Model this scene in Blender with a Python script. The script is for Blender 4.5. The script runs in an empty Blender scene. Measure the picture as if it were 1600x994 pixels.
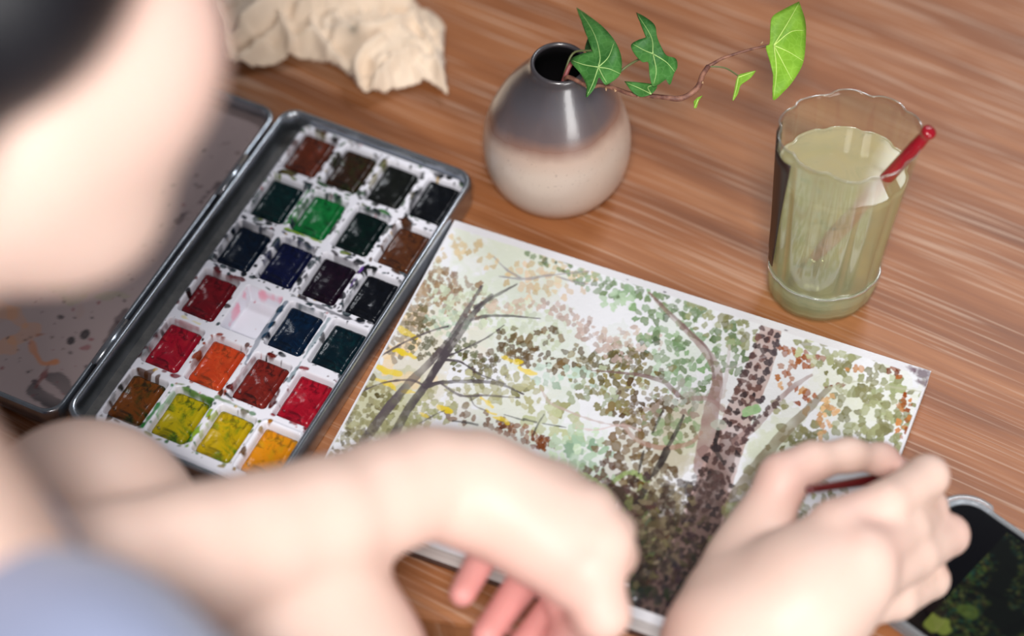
import bpy, bmesh, math, random
import numpy as np
from mathutils import Vector, Matrix, noise as mnoise
random.seed(7); RNG = np.random.default_rng(11)
C = bpy.context.scene
COL = C.collection
PI = math.pi
# ------------------------------------------------------------------ camera
PITCH, ROLL, FPX, CAMH = 0.915080, 0.010302, 3600.0, 0.88     # table top is z = 0
cd = bpy.data.cameras.new('camera'); cam = bpy.data.objects.new('camera', cd); COL.objects.link(cam)
cd.sensor_fit = 'HORIZONTAL'; cd.sensor_width = 36.0; cd.lens = 36.0 * FPX / 1600.0
cd.clip_start = .01; cd.clip_end = 50
_cp, _sp = math.cos(PITCH), math.sin(PITCH)
FW = np.array([0, _cp, -_sp]); _U = np.array([0, _sp, _cp]); _R = np.array([1., 0, 0])
RT = math.cos(ROLL) * _R + math.sin(ROLL) * _U
UP = -math.sin(ROLL) * _R + math.cos(ROLL) * _U
CP = np.array([0, 0, CAMH])
cam.matrix_world = Matrix(((RT[0], UP[0], -FW[0], 0), (RT[1], UP[1], -FW[1], 0), (RT[2], UP[2], -FW[2], CAMH), (0, 0, 0, 1)))
C.camera = cam
def Q(px, py, z=0.0):
    """world point at height z seen at photo position px, py (used to survey the place)"""
    d = FW + RT * ((px - 800) / FPX) + UP * ((497 - py) / FPX)
    return CP + d * ((z - CAMH) / d[2])
def PX(P):
    d = np.asarray(P) - CP; w = d @ FW
    return 800 + FPX * (d @ RT) / w, 497 - FPX * (d @ UP) / w
fp = Q(1050, 590, .012)
cd.dof.use_dof = True; cd.dof.focus_distance = float((fp - CP) @ FW); cd.dof.aperture_fstop = 2.9
# ------------------------------------------------------------------ light
w = bpy.data.worlds.new('room_light'); C.world = w; w.use_nodes = True
w.node_tree.nodes['Background'].inputs[0].default_value = (.87, .87, .93, 1)
w.node_tree.nodes['Background'].inputs[1].default_value = .10
def area(name, loc, target, sx, sy, power, col):
    l = bpy.data.lights.new(name, 'AREA'); l.shape = 'RECTANGLE'; l.size = sx; l.size_y = sy; l.energy = power; l.color = col
    o = bpy.data.objects.new(name, l); COL.objects.link(o); o.location = loc
    o.rotation_euler = (Vector(target) - Vector(loc)).to_track_quat('-Z', 'Y').to_euler()
    return o
area('window_light', (-.05, -.62, 1.85), (.05, .62, 0), .40, .40, 43, (1.0, .965, .93))
area('far_window_light', (.80, 1.89, 1.70), (.16, .69, .094), .70, .28, 12, (.92, .95, 1.0))
area('low_window_light', (1.03, -1.27, .78), (.02, .72, .05), .75, 1.3, 26, (1.0, .98, .96))
C.view_settings.view_transform = 'Standard'; C.view_settings.look = 'None'
C.view_settings.exposure = .14; C.view_settings.gamma = 1.0; C.view_settings.use_curve_mapping = False
# ------------------------------------------------------------------ helpers
def lin(c):
    c = np.asarray(c, float) / 255.0
    return np.where(c <= .04045, c / 12.92, ((c + .055) / 1.055) ** 2.4)
def rgba(c): return tuple(float(x) for x in lin(c)) + (1.0,)
class NT:
    def __init__(s, name):
        s.m = bpy.data.materials.new(name); s.m.use_nodes = True; s.t = s.m.node_tree; s.n = s.t.nodes; s.p = s.n['Principled BSDF']
    def new(s, kind, **kw):
        o = s.n.new(kind)
        for k, v in kw.items(): setattr(o, k, v)
        return o
    def link(s, a, b): s.t.links.new(a, b)
    def coords(s, scale=(1, 1, 1), rot=(0, 0, 0), kind='Object'):
        tc = s.new('ShaderNodeTexCoord'); mp = s.new('ShaderNodeMapping'); s.link(tc.outputs[kind], mp.inputs[0])
        mp.inputs['Scale'].default_value = scale; mp.inputs['Rotation'].default_value = rot
        return mp.outputs[0]
    def noise(s, vec, scale, detail=4, rough=.55, dist=0):
        o = s.new('ShaderNodeTexNoise'); s.link(vec, o.inputs['Vector'])
        o.inputs['Scale'].default_value = scale; o.inputs['Detail'].default_value = detail
        o.inputs['Roughness'].default_value = rough; o.inputs['Distortion'].default_value = dist
        return o.outputs['Fac']
    def ramp(s, fac, stops, interp='LINEAR'):
        o = s.new('ShaderNodeValToRGB'); s.link(fac, o.inputs[0]); o.color_ramp.interpolation = interp
        e = o.color_ramp.elements
        while len(e) < len(stops): e.new(.5)
        for k, (p, c) in enumerate(stops): e[k].position = p; e[k].color = c if len(c) == 4 else rgba(c)
        return o.outputs[0]
    def mix(s, fac, a, b, mode='MIX'):
        o = s.new('ShaderNodeMix', data_type='RGBA', blend_type=mode)
        if isinstance(fac, (int, float)): o.inputs[0].default_value = fac
        else: s.link(fac, o.inputs[0])
        for v, i in ((a, 6), (b, 7)):
            if isinstance(v, tuple): o.inputs[i].default_value = v if len(v) == 4 else rgba(v)
            else: s.link(v, o.inputs[i])
        return o.outputs[2]
    def bump(s, h, strength=.2, dist=.001):
        o = s.new('ShaderNodeBump'); s.link(h, o.inputs['Height']); o.inputs['Strength'].default_value = strength; o.inputs['Distance'].default_value = dist
        s.link(o.outputs[0], s.p.inputs['Normal'])
    def set(s, **kw):
        names = dict(color='Base Color', rough='Roughness', metal='Metallic', spec='Specular IOR Level', trans='Transmission Weight', ior='IOR',
                     sss='Subsurface Weight', coat='Coat Weight', coatr='Coat Roughness', sheen='Sheen Weight', alpha='Alpha')
        for k, v in kw.items():
            i = s.p.inputs[names[k]]
            if hasattr(v, 'links') or hasattr(v, 'is_linked'): s.link(v, i)
            elif k == 'color': i.default_value = v if len(v) == 4 else rgba(v)
            else: i.default_value = v
        return s.m
def simple(name, col, **kw):
    t = NT(name); return t.set(color=col, **kw)
def vcol_mat(name, **kw):
    t = NT(name); a = t.new('ShaderNodeAttribute', attribute_name='paint'); t.set(color=a.outputs['Color'], **kw); return t
def tag(o, label=None, cat=None, group=None, kind=None):
    for k, v in (('label', label), ('category', cat), ('group', group), ('kind', kind)):
        if v: o[k] = v
    return o
def empty(name, loc=(0, 0, 0), rz=0, **kw):
    o = bpy.data.objects.new(name, None); COL.objects.link(o); o.location = loc; o.rotation_euler = (0, 0, rz); o.empty_display_size = .02
    return tag(o, **kw)
def mesh_obj(name, verts, faces, mat, parent=None, smooth=True, world=False, cols=None, **kw):
    me = bpy.data.meshes.new(name)
    me.from_pydata([tuple(v) for v in verts] if not isinstance(verts, np.ndarray) else verts.tolist(), [], faces if isinstance(faces, list) else faces.tolist())
    me.update()
    return finish(name, me, mat, parent, smooth, world, cols, **kw)
def finish(name, me, mat, parent=None, smooth=True, world=False, cols=None, **kw):
    if smooth: me.polygons.foreach_set('use_smooth', np.ones(len(me.polygons), bool))
    if cols is not None:
        a = me.color_attributes.new('paint', 'FLOAT_COLOR', 'POINT')
        c = np.ones((len(me.vertices), 4), np.float32); c[:, :3] = cols
        a.data.foreach_set('color', c.ravel())
    o = bpy.data.objects.new(name, me); COL.objects.link(o)
    if mat: me.materials.append(mat)
    if parent:
        o.parent = parent
        if world: o.matrix_parent_inverse = parent_matrix(parent).inverted()
    return tag(o, **kw)
def parent_matrix(p):
    m = Matrix.Translation(p.location) @ p.rotation_euler.to_matrix().to_4x4()
    return (parent_matrix(p.parent) @ p.matrix_parent_inverse @ m) if p.parent else m
def bm_obj(name, bm, mat, parent=None, smooth=True, world=False, **kw):
    me = bpy.data.meshes.new(name); bm.normal_update(); bm.to_mesh(me); bm.free()
    return finish(name, me, mat, parent, smooth, world, **kw)
def bevel(o, w_, seg=3, angle=.6):
    m = o.modifiers.new('bevel', 'BEVEL'); m.width = w_; m.segments = seg; m.limit_method = 'ANGLE'; m.angle_limit = angle
    m.harden_normals = False
    return o
def box_bm(bm, x0, x1, y0, y1, z0, z1):
    vs = [bm.verts.new(p) for p in ((x0, y0, z0), (x1, y0, z0), (x1, y1, z0), (x0, y1, z0), (x0, y0, z1), (x1, y0, z1), (x1, y1, z1), (x0, y1, z1))]
    for f in ((3, 2, 1, 0), (4, 5, 6, 7), (0, 1, 5, 4), (1, 2, 6, 5), (2, 3, 7, 6), (3, 0, 4, 7)): bm.faces.new([vs[i] for i in f])
def rrect(x0, x1, y0, y1, r, n=6):
    """rounded rectangle outline, counter-clockwise"""
    pts = []
    for cx, cy, a in ((x1 - r, y1 - r, 0), (x0 + r, y1 - r, PI / 2), (x0 + r, y0 + r, PI), (x1 - r, y0 + r, 1.5 * PI)):
        for k in range(n + 1):
            t = a + PI / 2 * k / n; pts.append((cx + r * math.cos(t), cy + r * math.sin(t)))
    return pts
def loft(bm, rings, cap0=False, cap1=False):
    vr = [[bm.verts.new(p) for p in r] for r in rings]; n = len(vr[0])
    for a, b in zip(vr, vr[1:]):
        for i in range(n): bm.faces.new((a[i], a[(i + 1) % n], b[(i + 1) % n], b[i]))
    if cap0: bm.faces.new(vr[0][::-1])
    if cap1: bm.faces.new(vr[-1])
    return vr
def ring(pts, z): return [(x, y, z) for x, y in pts]
def spline(pts, n):
    """Catmull-Rom through points (any dimension) -> n samples"""
    P = np.asarray(pts, float); P = np.vstack([2 * P[0] - P[1], P, 2 * P[-1] - P[-2]]); m = len(P) - 3
    t = np.linspace(0, m - 1e-9, n); i = t.astype(int); u = (t - i)[:, None]
    a, b, c, d = P[i], P[i + 1], P[i + 2], P[i + 3]
    return .5 * (2 * b + (c - a) * u + (2 * a - 5 * b + 4 * c - d) * u ** 2 + (3 * b - a - 3 * c + d) * u ** 3)
def tube(bm, pts, rad, nseg=10, n=None, caps=True):
    """tube through 3D points with a radius per point"""
    rad = [rad] * len(pts) if isinstance(rad, (int, float)) else rad
    D = np.hstack([np.asarray(pts, float), np.asarray(rad, float)[:, None]])
    if n: D = spline(D, n)
    P, r = D[:, :3], D[:, 3]; T = np.gradient(P, axis=0); T /= np.linalg.norm(T, axis=1)[:, None] + 1e-12
    ref = np.array([0, 0, 1.]) if abs(T[0][2]) < .9 else np.array([1., 0, 0]); rings = []
    for k in range(len(P)):
        s = np.cross(T[k], ref); s /= np.linalg.norm(s) + 1e-12; u = np.cross(s, T[k]); ref = u
        rings.append([tuple(P[k] + r[k] * (math.cos(a) * s + math.sin(a) * u)) for a in np.linspace(0, 2 * PI, nseg, endpoint=False)])
    loft(bm, rings, caps, caps)
def lathe(bm, prof, n=48, cx=0, cy=0, cap0=False, cap1=False):
    loft(bm, [[(cx + r * math.cos(a), cy + r * math.sin(a), z) for a in np.linspace(0, 2 * PI, n, endpoint=False)] for r, z in prof], cap0, cap1)
# value noise in numpy
def vnoise(x, y, s, seed=0):
    g = np.random.default_rng(seed).random((64, 64)); x = np.asarray(x) / s; y = np.asarray(y) / s
    i = np.floor(x).astype(int); j = np.floor(y).astype(int); u = x - i; v = y - j; u = u * u * (3 - 2 * u); v = v * v * (3 - 2 * v)
    G = lambda a, b: g[a % 64, b % 64]
    return (G(i, j) * (1 - u) + G(i + 1, j) * u) * (1 - v) + (G(i, j + 1) * (1 - u) + G(i + 1, j + 1) * u) * v
def fbm(x, y, s, seed=0, o=3): return sum(vnoise(x, y, s / 2 ** k, seed + k) * .5 ** k for k in range(o)) / (2 - .5 ** (o - 1))
# ------------------------------------------------------------------ raster painter (flat paint on paper, trays and screens)
class Raster:
    def __init__(s, x0, y0, x1, y1, step, base):
        s.x0, s.y0, s.st = x0, y0, step; s.nx = int((x1 - x0) / step) + 1; s.ny = int((y1 - y0) / step) + 1
        s.img = np.ones((s.ny, s.nx, 3)) * lin(base); s.X, s.Y = np.meshgrid(x0 + np.arange(s.nx) * step, y0 + np.arange(s.ny) * step)
        s.nz = fbm(s.X, s.Y, 7 * step * 1.3, 3, 2); s.nz2 = fbm(s.X, s.Y, 22 * step, 9, 2)
    def win(s, x, y, r):
        a = max(0, int((x - r - s.x0) / s.st)); b = min(s.nx, int((x + r - s.x0) / s.st) + 2)
        c = max(0, int((y - r - s.y0) / s.st)); d = min(s.ny, int((y + r - s.y0) / s.st) + 2)
        return (slice(c, d), slice(a, b)) if b > a and d > c else None
    def put(s, wn, m, col, alpha, mult=False):
        m = (m * alpha)[..., None]; c = lin(col)
        s.img[wn] = s.img[wn] * (1 - m) + (s.img[wn] * c if mult else c) * m
    def dab(s, x, y, rx, ry, ang, col, alpha=.9, edge=.25, rough=.7, mult=False, lobe=0):
        wn = s.win(x, y, max(rx, ry) * 1.6)
        if not wn: return
        dx, dy = s.X[wn] - x, s.Y[wn] - y; c, q = math.cos(ang), math.sin(ang)
        if lobe:
            ph = np.arctan2(dy, dx); g = 1 + .15 * np.cos(lobe * ph + 7 * ang) + .07 * np.cos((lobe + 2) * ph + 3 * ang); dx = dx / g; dy = dy / g
        d = np.sqrt(((c * dx + q * dy) / rx) ** 2 + ((-q * dx + c * dy) / ry) ** 2) + (s.nz[wn] - .5) * rough
        m = np.clip((1 - d) / (.9 * s.st / min(rx, ry)) + .5, 0, 1)
        tone = .90 + .22 * np.clip((d - .45) * 2, 0, 1) * edge * 2.2 + (s.nz2[wn] - .5) * .45
        s.put(wn, m * np.clip(tone, .3, 1.1), col, alpha, mult)
    def stroke(s, pts, wd, col, alpha=.9, rough=.35, n=None, mult=False):
        P = np.asarray(pts, float); W = [wd] * len(P) if isinstance(wd, (int, float)) else wd
        D = spline(np.hstack([P, np.asarray(W, float)[:, None]]), n or len(P) * 7)
        x0, y0 = D[:, :2].min(0); x1, y1 = D[:, :2].max(0); r = max(x1 - x0, y1 - y0) / 2 + D[:, 2].max() + 3
        wn = s.win((x0 + x1) / 2, (y0 + y1) / 2, r)
        if not wn: return
        X, Y = s.X[wn], s.Y[wn]; best = np.full(X.shape, 9.)
        for a, b in zip(D, D[1:]):
            e = b[:2] - a[:2]; L2 = e @ e + 1e-9
            t = np.clip(((X - a[0]) * e[0] + (Y - a[1]) * e[1]) / L2, 0, 1); ww = np.maximum((a[2] + (b[2] - a[2]) * t) / 2, .3)
            best = np.minimum(best, (np.hypot(X - a[0] - t * e[0], Y - a[1] - t * e[1]) - ww) / s.st)
        m = np.clip(.5 - best - (s.nz[wn] - .5) * rough * 4, 0, 1) * np.clip(.8 + (s.nz2[wn] - .5) * .7, .4, 1)
        s.put(wn, m, col, alpha, mult)
    def blobs(s, cx, cy, rx, ry, sp, cols, keep=.85, ang=0., asp=1.35, alpha=.85, size=.47, rough=.9):
        """loose mosaic of leaf-like dabs inside a tilted ellipse"""
        c, q = math.cos(ang), math.sin(ang)
        for i in range(-int(rx / sp) - 1, int(rx / sp) + 2):
            for j in range(-int(ry / sp * 1.15) - 1, int(ry / sp * 1.15) + 2):
                u = (i + (j % 2) * .5 + random.uniform(-.3, .3)) * sp; v = (j * .87 + random.uniform(-.3, .3)) * sp
                if (u / rx) ** 2 + (v / ry) ** 2 > random.uniform(.65, 1.1) or random.random() > keep: continue
                r = sp * size * random.uniform(.65, 1.15); k = random.choice(cols); g = random.uniform(-14, 14)
                s.dab(cx + c * u - q * v, cy + q * u + c * v, r * asp ** .5, r / asp ** .5, random.uniform(0, PI), tuple(max(0, min(255, t + g)) for t in k), alpha * random.uniform(.75, 1.05), rough=rough, lobe=random.choice([2, 3, 3, 4, 5]))
    def sample(s, x, y):
        u = np.clip((np.asarray(x) - s.x0) / s.st, 0, s.nx - 1.001); v = np.clip((np.asarray(y) - s.y0) / s.st, 0, s.ny - 1.001)
        i = u.astype(int); j = v.astype(int); u = (u - i)[..., None]; v = (v - j)[..., None]; g = s.img
        return (g[j, i] * (1 - u) + g[j, i + 1] * u) * (1 - v) + (g[j + 1, i] * (1 - u) + g[j + 1, i + 1] * u) * v
def grid(nx, ny):
    I = np.arange(nx * ny).reshape(ny, nx)
    return np.stack([I[:-1, :-1], I[:-1, 1:], I[1:, 1:], I[1:, :-1]], -1).reshape(-1, 4)
# ================================================================== SETTING: floor
t = NT('floor_grey'); v = t.coords(); t.set(color=t.ramp(t.noise(v, 6), [(.3, (104, 96, 96)), (.7, (124, 114, 112))]), rough=.6)
bm = bmesh.new(); box_bm(bm, -1.6, 1.6, -1.2, 2.2, -.40, -.36)
bm_obj('floor', bm, t.m, smooth=False, kind='structure')
# ================================================================== TABLE (wood grain runs about 20 degrees across the view)
GR = math.radians(-20.5)
t = NT('brushed_oak'); tc = t.coords()
mp = t.new('ShaderNodeMapping'); mp.inputs['Rotation'].default_value = (0, 0, math.radians(8) - GR - math.radians(8)); t.link(tc, mp.inputs[0])
warp = t.noise(mp.outputs[0], 2.6, 2, .5)
wm = t.new('ShaderNodeVectorMath', operation='MULTIPLY_ADD'); cmb = t.new('ShaderNodeCombineXYZ'); t.link(warp, cmb.inputs[1])
t.link(cmb.outputs[0], wm.inputs[0]); wm.inputs[1].default_value = (0, .022, 0); t.link(mp.outputs[0], wm.inputs[2])
def stretched(sx, sy):
    m = t.new('ShaderNodeMapping'); m.inputs['Scale'].default_value = (sx, sy, 30); t.link(wm.outputs[0], m.inputs[0]); return m.outputs[0]
broad = t.noise(stretched(3.5, 42), 1, 4, .6)
fine = t.noise(stretched(9, 300), 1, 3, .65)
pale = t.noise(stretched(11, 520), 1, 2, .5)
patch = t.noise(tc, 5, 2, .5)
base = t.ramp(broad, [(.30, (112, 65, 36)), (.48, (148, 92, 54)), (.62, (166, 110, 71)), (.75, (140, 89, 57))])
base = t.mix(t.ramp(fine, [(.42, (0, 0, 0)), (.62, (130, 130, 130))]), base, (118, 70, 44))
pm = t.new('ShaderNodeMath', operation='MULTIPLY'); t.link(t.ramp(pale, [(.54, (0, 0, 0)), (.66, (255, 255, 255))]), pm.inputs[0]); t.link(t.ramp(patch, [(.3, (70, 70, 70)), (.65, (200, 200, 200))]), pm.inputs[1])
base = t.mix(pm.outputs[0], base, (204, 176, 154))
t.set(color=base, rough=.42, spec=.45); t.bump(pale, .25, .0006)
WOOD = t.m
table = empty('low_table', (0, .98, 0), math.radians(-8), label='low wooden table with orange-brown brushed grain under everything', cat='table')
bm = bmesh.new(); loft(bm, [ring(rrect(-.62, .62, -.4695, .42, .03, 8), z) for z in (-.034, 0)], True, True)
tt = bm_obj('tabletop', bm, WOOD, table, smooth=False); bevel(tt, .004, 3)
for sx in (-.54, .54):
    for sy in (-.40, .35):
        bm = bmesh.new(); loft(bm, [ring(rrect(sx - w_, sx + w_, sy - w_, sy + w_, .006, 3), z) for w_, z in ((.019, -.36), (.026, -.034))], True, True)
        bm_obj('leg', bm, WOOD, table, smooth=False)
bm = bmesh.new(); box_bm(bm, -.50, .50, .325, .345, -.09, -.034); bm_obj('apron', bm, WOOD, table, smooth=False)
# ================================================================== WATERCOLOUR PALETTE (local millimetres / 1000; origin at first pan)
TH = -0.436684
pal = empty('watercolour_palette', (-.10254, .76861, 0), TH, label='open white and silver watercolour palette with twenty-four wells of paint', cat='palette')
t = NT('brushed_tin'); t.set(color=t.ramp(t.noise(t.coords((1, 1, 1)), 60, 5, .7), [(.3, (160, 166, 174)), (.7, (196, 202, 210))]), metal=.95, rough=.26); TIN = t.m
t = NT('tin_floor'); t.set(color=t.ramp(t.noise(t.coords((1, 1, 1)), 120, 5, .75), [(.25, (62, 62, 62)), (.6, (98, 96, 94)), (.8, (70, 66, 62))]), metal=.35, rough=.5); TINF = t.m
CX0, CX1, CY0, CY1 = -.0245, .0833, -.1915, .0215
bm = bmesh.new()
prof = [(0, .001, .008), (0, .0168, .009), (.0006, .0182, .009), (.0018, .0184, .009), (.0028, .0174, .008), (.003, .0030, .008)]
loft(bm, [ring(rrect(CX0 + i, CX1 - i, CY0 + i, CY1 - i, r, 8), z) for i, z, r in prof], False, False)
bm_obj('case_wall', bm, TIN, pal)
bm = bmesh.new(); loft(bm, [ring(rrect(CX0 + .0004, CX1 - .0004, CY0 + .0004, CY1 - .0004, .009, 8), z) for z in (.0008, .0034)], True, True)
bm_obj('case_floor', bm, TINF, pal, smooth=False)
for y in (-.03, -.145):
    bm = bmesh.new(); tube(bm, [(CX0 - .0022, y - .014, .0150), (CX0 - .0022, y + .014, .0150)], .0019, 10); bm_obj('hinge', bm, TIN, pal)
# pans: row, column -> main colour, second colour, dark/edge colour
PANS = [[((92, 42, 26), (120, 50, 30), (36, 22, 20)), ((70, 42, 26), (58, 74, 34), (34, 24, 20)), ((26, 30, 28), (38, 42, 34), (16, 18, 18)), ((14, 18, 26), (24, 30, 40), (8, 10, 14))],
        [((2, 44, 48), (6, 64, 62), (2, 24, 30)), ((14, 110, 50), (24, 136, 66), (4, 60, 30)), ((2, 26, 26), (4, 46, 36), (2, 14, 16)), ((84, 46, 26), (100, 58, 30), (44, 26, 20))],
        [((4, 24, 52), (6, 38, 70), (2, 14, 30)), ((8, 18, 72), (14, 26, 84), (6, 10, 40)), ((28, 10, 34), (44, 14, 38), (14, 6, 22)), ((12, 16, 28), (20, 26, 38), (8, 10, 18))],
        [((110, 14, 26), (134, 24, 34), (62, 8, 18)), None, ((4, 32, 66), (8, 52, 92), (2, 16, 36)), ((2, 34, 48), (6, 60, 68), (2, 18, 30))],
        [((160, 14, 40), (176, 34, 46), (70, 8, 22)), ((200, 66, 30), (214, 86, 44), (120, 52, 26)), ((118, 32, 26), (140, 44, 34), (34, 18, 18)), ((162, 12, 36), (184, 30, 50), (90, 6, 22))],
        [((116, 62, 20), (36, 58, 22), (32, 30, 20)), ((178, 160, 16), (74, 118, 20), (50, 66, 16)), ((190, 160, 14), (96, 130, 22), (110, 96, 16)), ((224, 142, 20), (196, 152, 22), (130, 86, 20))]]
PNAME = [['reddish brown', 'olive brown', 'very dark green grey', 'black'], ['deep teal', 'bright green', 'dark viridian', 'warm brown'],
         ['prussian blue', 'ultramarine', 'deep violet', 'blue black'], ['dark crimson', None, 'deep phthalo blue', 'dark turquoise'],
         ['crimson with green smears', 'orange red', 'brick red with black smears', 'bright crimson'], ['brown ochre with green smears', 'yellow green', 'lemon yellow with green specks', 'golden yellow']]
DX, DY = .02345, .03336
# tray raster: white plastic with splashes round each well (coordinates in mm)
R = Raster(-13, -188, 81, 20, .4, (226, 226, 236))
random.seed(5)
for i in range(6):
    for j in range(4):
        p = PANS[i][j] or ((210, 120, 130),) * 3
        x, y = j * 23.45, -i * 33.36; up = i < 3
        cs = [p[0], p[1], p[2]]
        if i == 1 and j < 3 or i == 5 and j in (1, 2): cs += [(60, 150, 60), (150, 170, 40)]
        if i == 0: cs += [(60, 110, 60), (30, 30, 30), (120, 110, 60)]
        if i in (1, 2, 3): cs += [(20, 30, 40), (10, 60, 70)]
        n = 40 if up else 16
        if PANS[i][j] is None: n = 3
        for k in range(n):
            s = random.choice([-1, 1])
            if random.random() < .5: a, b = s * random.gauss(10.6, .6), random.uniform(-14, 14)
            else: a, b = random.uniform(-10, 10), s * random.gauss(14.9, .6)
            r = abs(random.gauss(0, .55)) + .25
            R.dab(x + a, y + b, r * random.choice([1, 1.6, 2.6]), r, (0 if abs(b) > 14 else PI / 2) + random.uniform(-.4, .4), tuple(q * .7 for q in random.choice(cs)), 1.0, rough=1.3)
        for k in range(0 if PANS[i][j] is None else (3 if up else 2)):       # smeared well rims
            s = random.choice([-1, 1])
            if random.random() < .6: R.stroke([(x + s * 9.8, y - random.uniform(3, 13)), (x + s * 10.1, y), (x + s * 9.6, y + random.uniform(4, 13))], [.6, 1.3, .5], random.choice(cs), .75, 1.2)
            else: R.stroke([(x - random.uniform(3, 8), y + s * 13.8), (x + random.uniform(3, 8), y + s * 14)], [1.2, .6], random.choice(cs), .75, 1.2)
G_ = (36, 130, 50)
for st_ in ([(11.4, -180), (11.6, -154)], [(35.2, -180), (34.8, -158)], [(14, -152.5), (32, -153)], [(11.5, -46), (11.8, -22)], [(13, -48), (33, -48)]):
    for k in range(3): R.stroke([(x + random.uniform(-.6, .6), y) for x, y in st_], [1.2, .9], random.choice([G_, (150, 170, 30), (20, 90, 40)]), .85, 1.6, n=14)
R.stroke([(58.5, -66), (58.2, -52)], [.7, .5], (110, 60, 160), .8, 1); R.stroke([(35.6, -128), (34.9, -110), (35.4, -88)], [1.6, 2.2, 1], (6, 60, 90), .85, 1.2)
R.stroke([(59, -128), (58.6, -88)], [1.4, 1.2], (6, 90, 100), .8, 1.2); R.stroke([(-10.6, -146), (-11, -124)], [1.4, .9], (10, 40, 44), .85, 1.3)
R.stroke([(36, -83), (50, -83.4), (62, -84), (74, -83)], [1.2, 1.8, 2.2, .8], (8, 16, 34), .9, 1.4)
for a, b in (((15, -108), (14, -88)), ((15, -87), (32, -86.6))): R.stroke([a, b], .5, (236, 120, 150), .7, 1)
R.stroke([(-5, -116.8), (5, -117.2)], [1.2, .5], (214, 196, 60), .8, 1.5); R.stroke([(34, -150.6), (50, -151)], [1.4, .6], (70, 110, 30), .85, 1.5)
for k in range(150):
    r = abs(random.gauss(0, .3)) + .14
    R.dab(random.uniform(-12, 80), random.uniform(-187, 19), r, r, 0, random.choice([(30, 30, 36), (90, 30, 40), (20, 60, 50), (160, 60, 60), (200, 160, 60), (50, 60, 40), (180, 40, 70)]), .8, rough=.9)
x = np.linspace(-12.6, 79.8, 232); y = np.linspace(-187, 18.4, 514); X, Y = np.meshgrid(x, y)
def sdrr(X, Y, cx, cy, hx, hy, r):
    qx = np.abs(X - cx) - hx + r; qy = np.abs(Y - cy) - hy + r
    return np.hypot(np.maximum(qx, 0), np.maximum(qy, 0)) + np.minimum(np.maximum(qx, qy), 0) - r
H = np.full(X.shape, 14.6)
for i in range(6):
    for j in range(4):
        d = sdrr(X, Y, j * 23.45, -i * 33.36, 10.2, 14.2, 2.2)
        dep = 9. if PANS[i][j] is None else 5.2
        H = np.minimum(H, 14.6 - dep * (lambda q: q * q * (3 - 2 * q))(np.clip(-d / (2.6 if PANS[i][j] is None else 1.5), 0, 1)))
        H += .5 * np.exp(-((d - .9) / .7) ** 2)
dd = sdrr(X, Y, 33.6, -84.3, 46.2, 102.7, 5)
cut = dd > -.2; H = np.where(dd > -1.6, H - 2.2 * np.clip((dd + 1.6) / 1.6, 0, 1), H)
F = grid(len(x), len(y)); keepm = (~cut).ravel(); F = F[keepm[F].all(1)]
V = np.stack([X, Y, H], -1).reshape(-1, 3) / 1000; used = np.unique(F); rm = np.zeros(len(V), int); rm[used] = np.arange(len(used))
wear = 1 - .10 * np.clip(fbm(X, Y, 9, 4, 3) - .45, 0, 1)[..., None]
cols = (R.sample(X, Y) * wear).reshape(-1, 3)
t = vcol_mat('white_plastic', rough=.28, spec=.5)
tr = mesh_obj('mixing_tray', V[used], rm[F], t.m, pal, cols=cols[used], label='white plastic tray with wells, splashed with colour round the rims')
m = tr.modifiers.new('solid', 'SOLIDIFY'); m.thickness = .0009; m.offset = -1
# paint cakes
def paint_mat(k, p):
    t = NT('paint_%d' % k); v = t.coords(kind='Object'); n1 = t.noise(v, 75, 4, .6, .8)
    n2 = t.noise(v, 120, 5, .65, 1.2)
    q_ = .66 if max(p[0]) < 75 else .92; p = [tuple(a * q_ for a in c0) for c0 in p]; c = t.mix(t.ramp(n1, [(.47, (0, 0, 0)), (.62, (255, 255, 255))]), p[0], p[1])
    c = t.mix(t.ramp(n2, [(.50, (0, 0, 0)), (.62, (235, 235, 235))]), c, p[2])
    t.set(color=c, rough=.22, spec=.35); t.bump(n2, .3, .0010); return t.m
k = 0
for i in range(6):
    for j in range(4):
        if PANS[i][j] is None: continue
        k += 1; hx, hy = 8.9, 12.7
        x = np.linspace(-hx, hx, 24); y = np.linspace(-hy, hy, 32); X, Y = np.meshgrid(x, y)
        d = sdrr(X, Y, 0, 0, hx, hy, 2.0)
        h = 13.0 - .9 * np.clip(1 + d / 1.7, 0, 1) ** 2 * 1.8 + .55 * np.exp(-((d + 2.1) / .6) ** 2) - 1.0 * np.exp(-((X - random.uniform(-2, 2)) ** 2 + (Y - random.uniform(-3, 3)) ** 2) / 30) + (fbm(X + 50 * k, Y, 5, k, 3) - .5) * 1.3
        h = np.where(d > -.05, 10.2, h)
        fx = X.copy(); s_ = np.clip((d + .0) * 1.0, 0, 3); fx -= np.sign(X) * s_ * .7; fy = Y - np.sign(Y) * s_ * .7
        V = np.stack([fx, fy, h], -1).reshape(-1, 3) / 1000
        o = mesh_obj('paint_pan', V, grid(24, 32), paint_mat(k, PANS[i][j]), pal, label='%s paint cake' % PNAME[i][j])
        o.location = (j * DX, -i * DY, 0)
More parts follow.
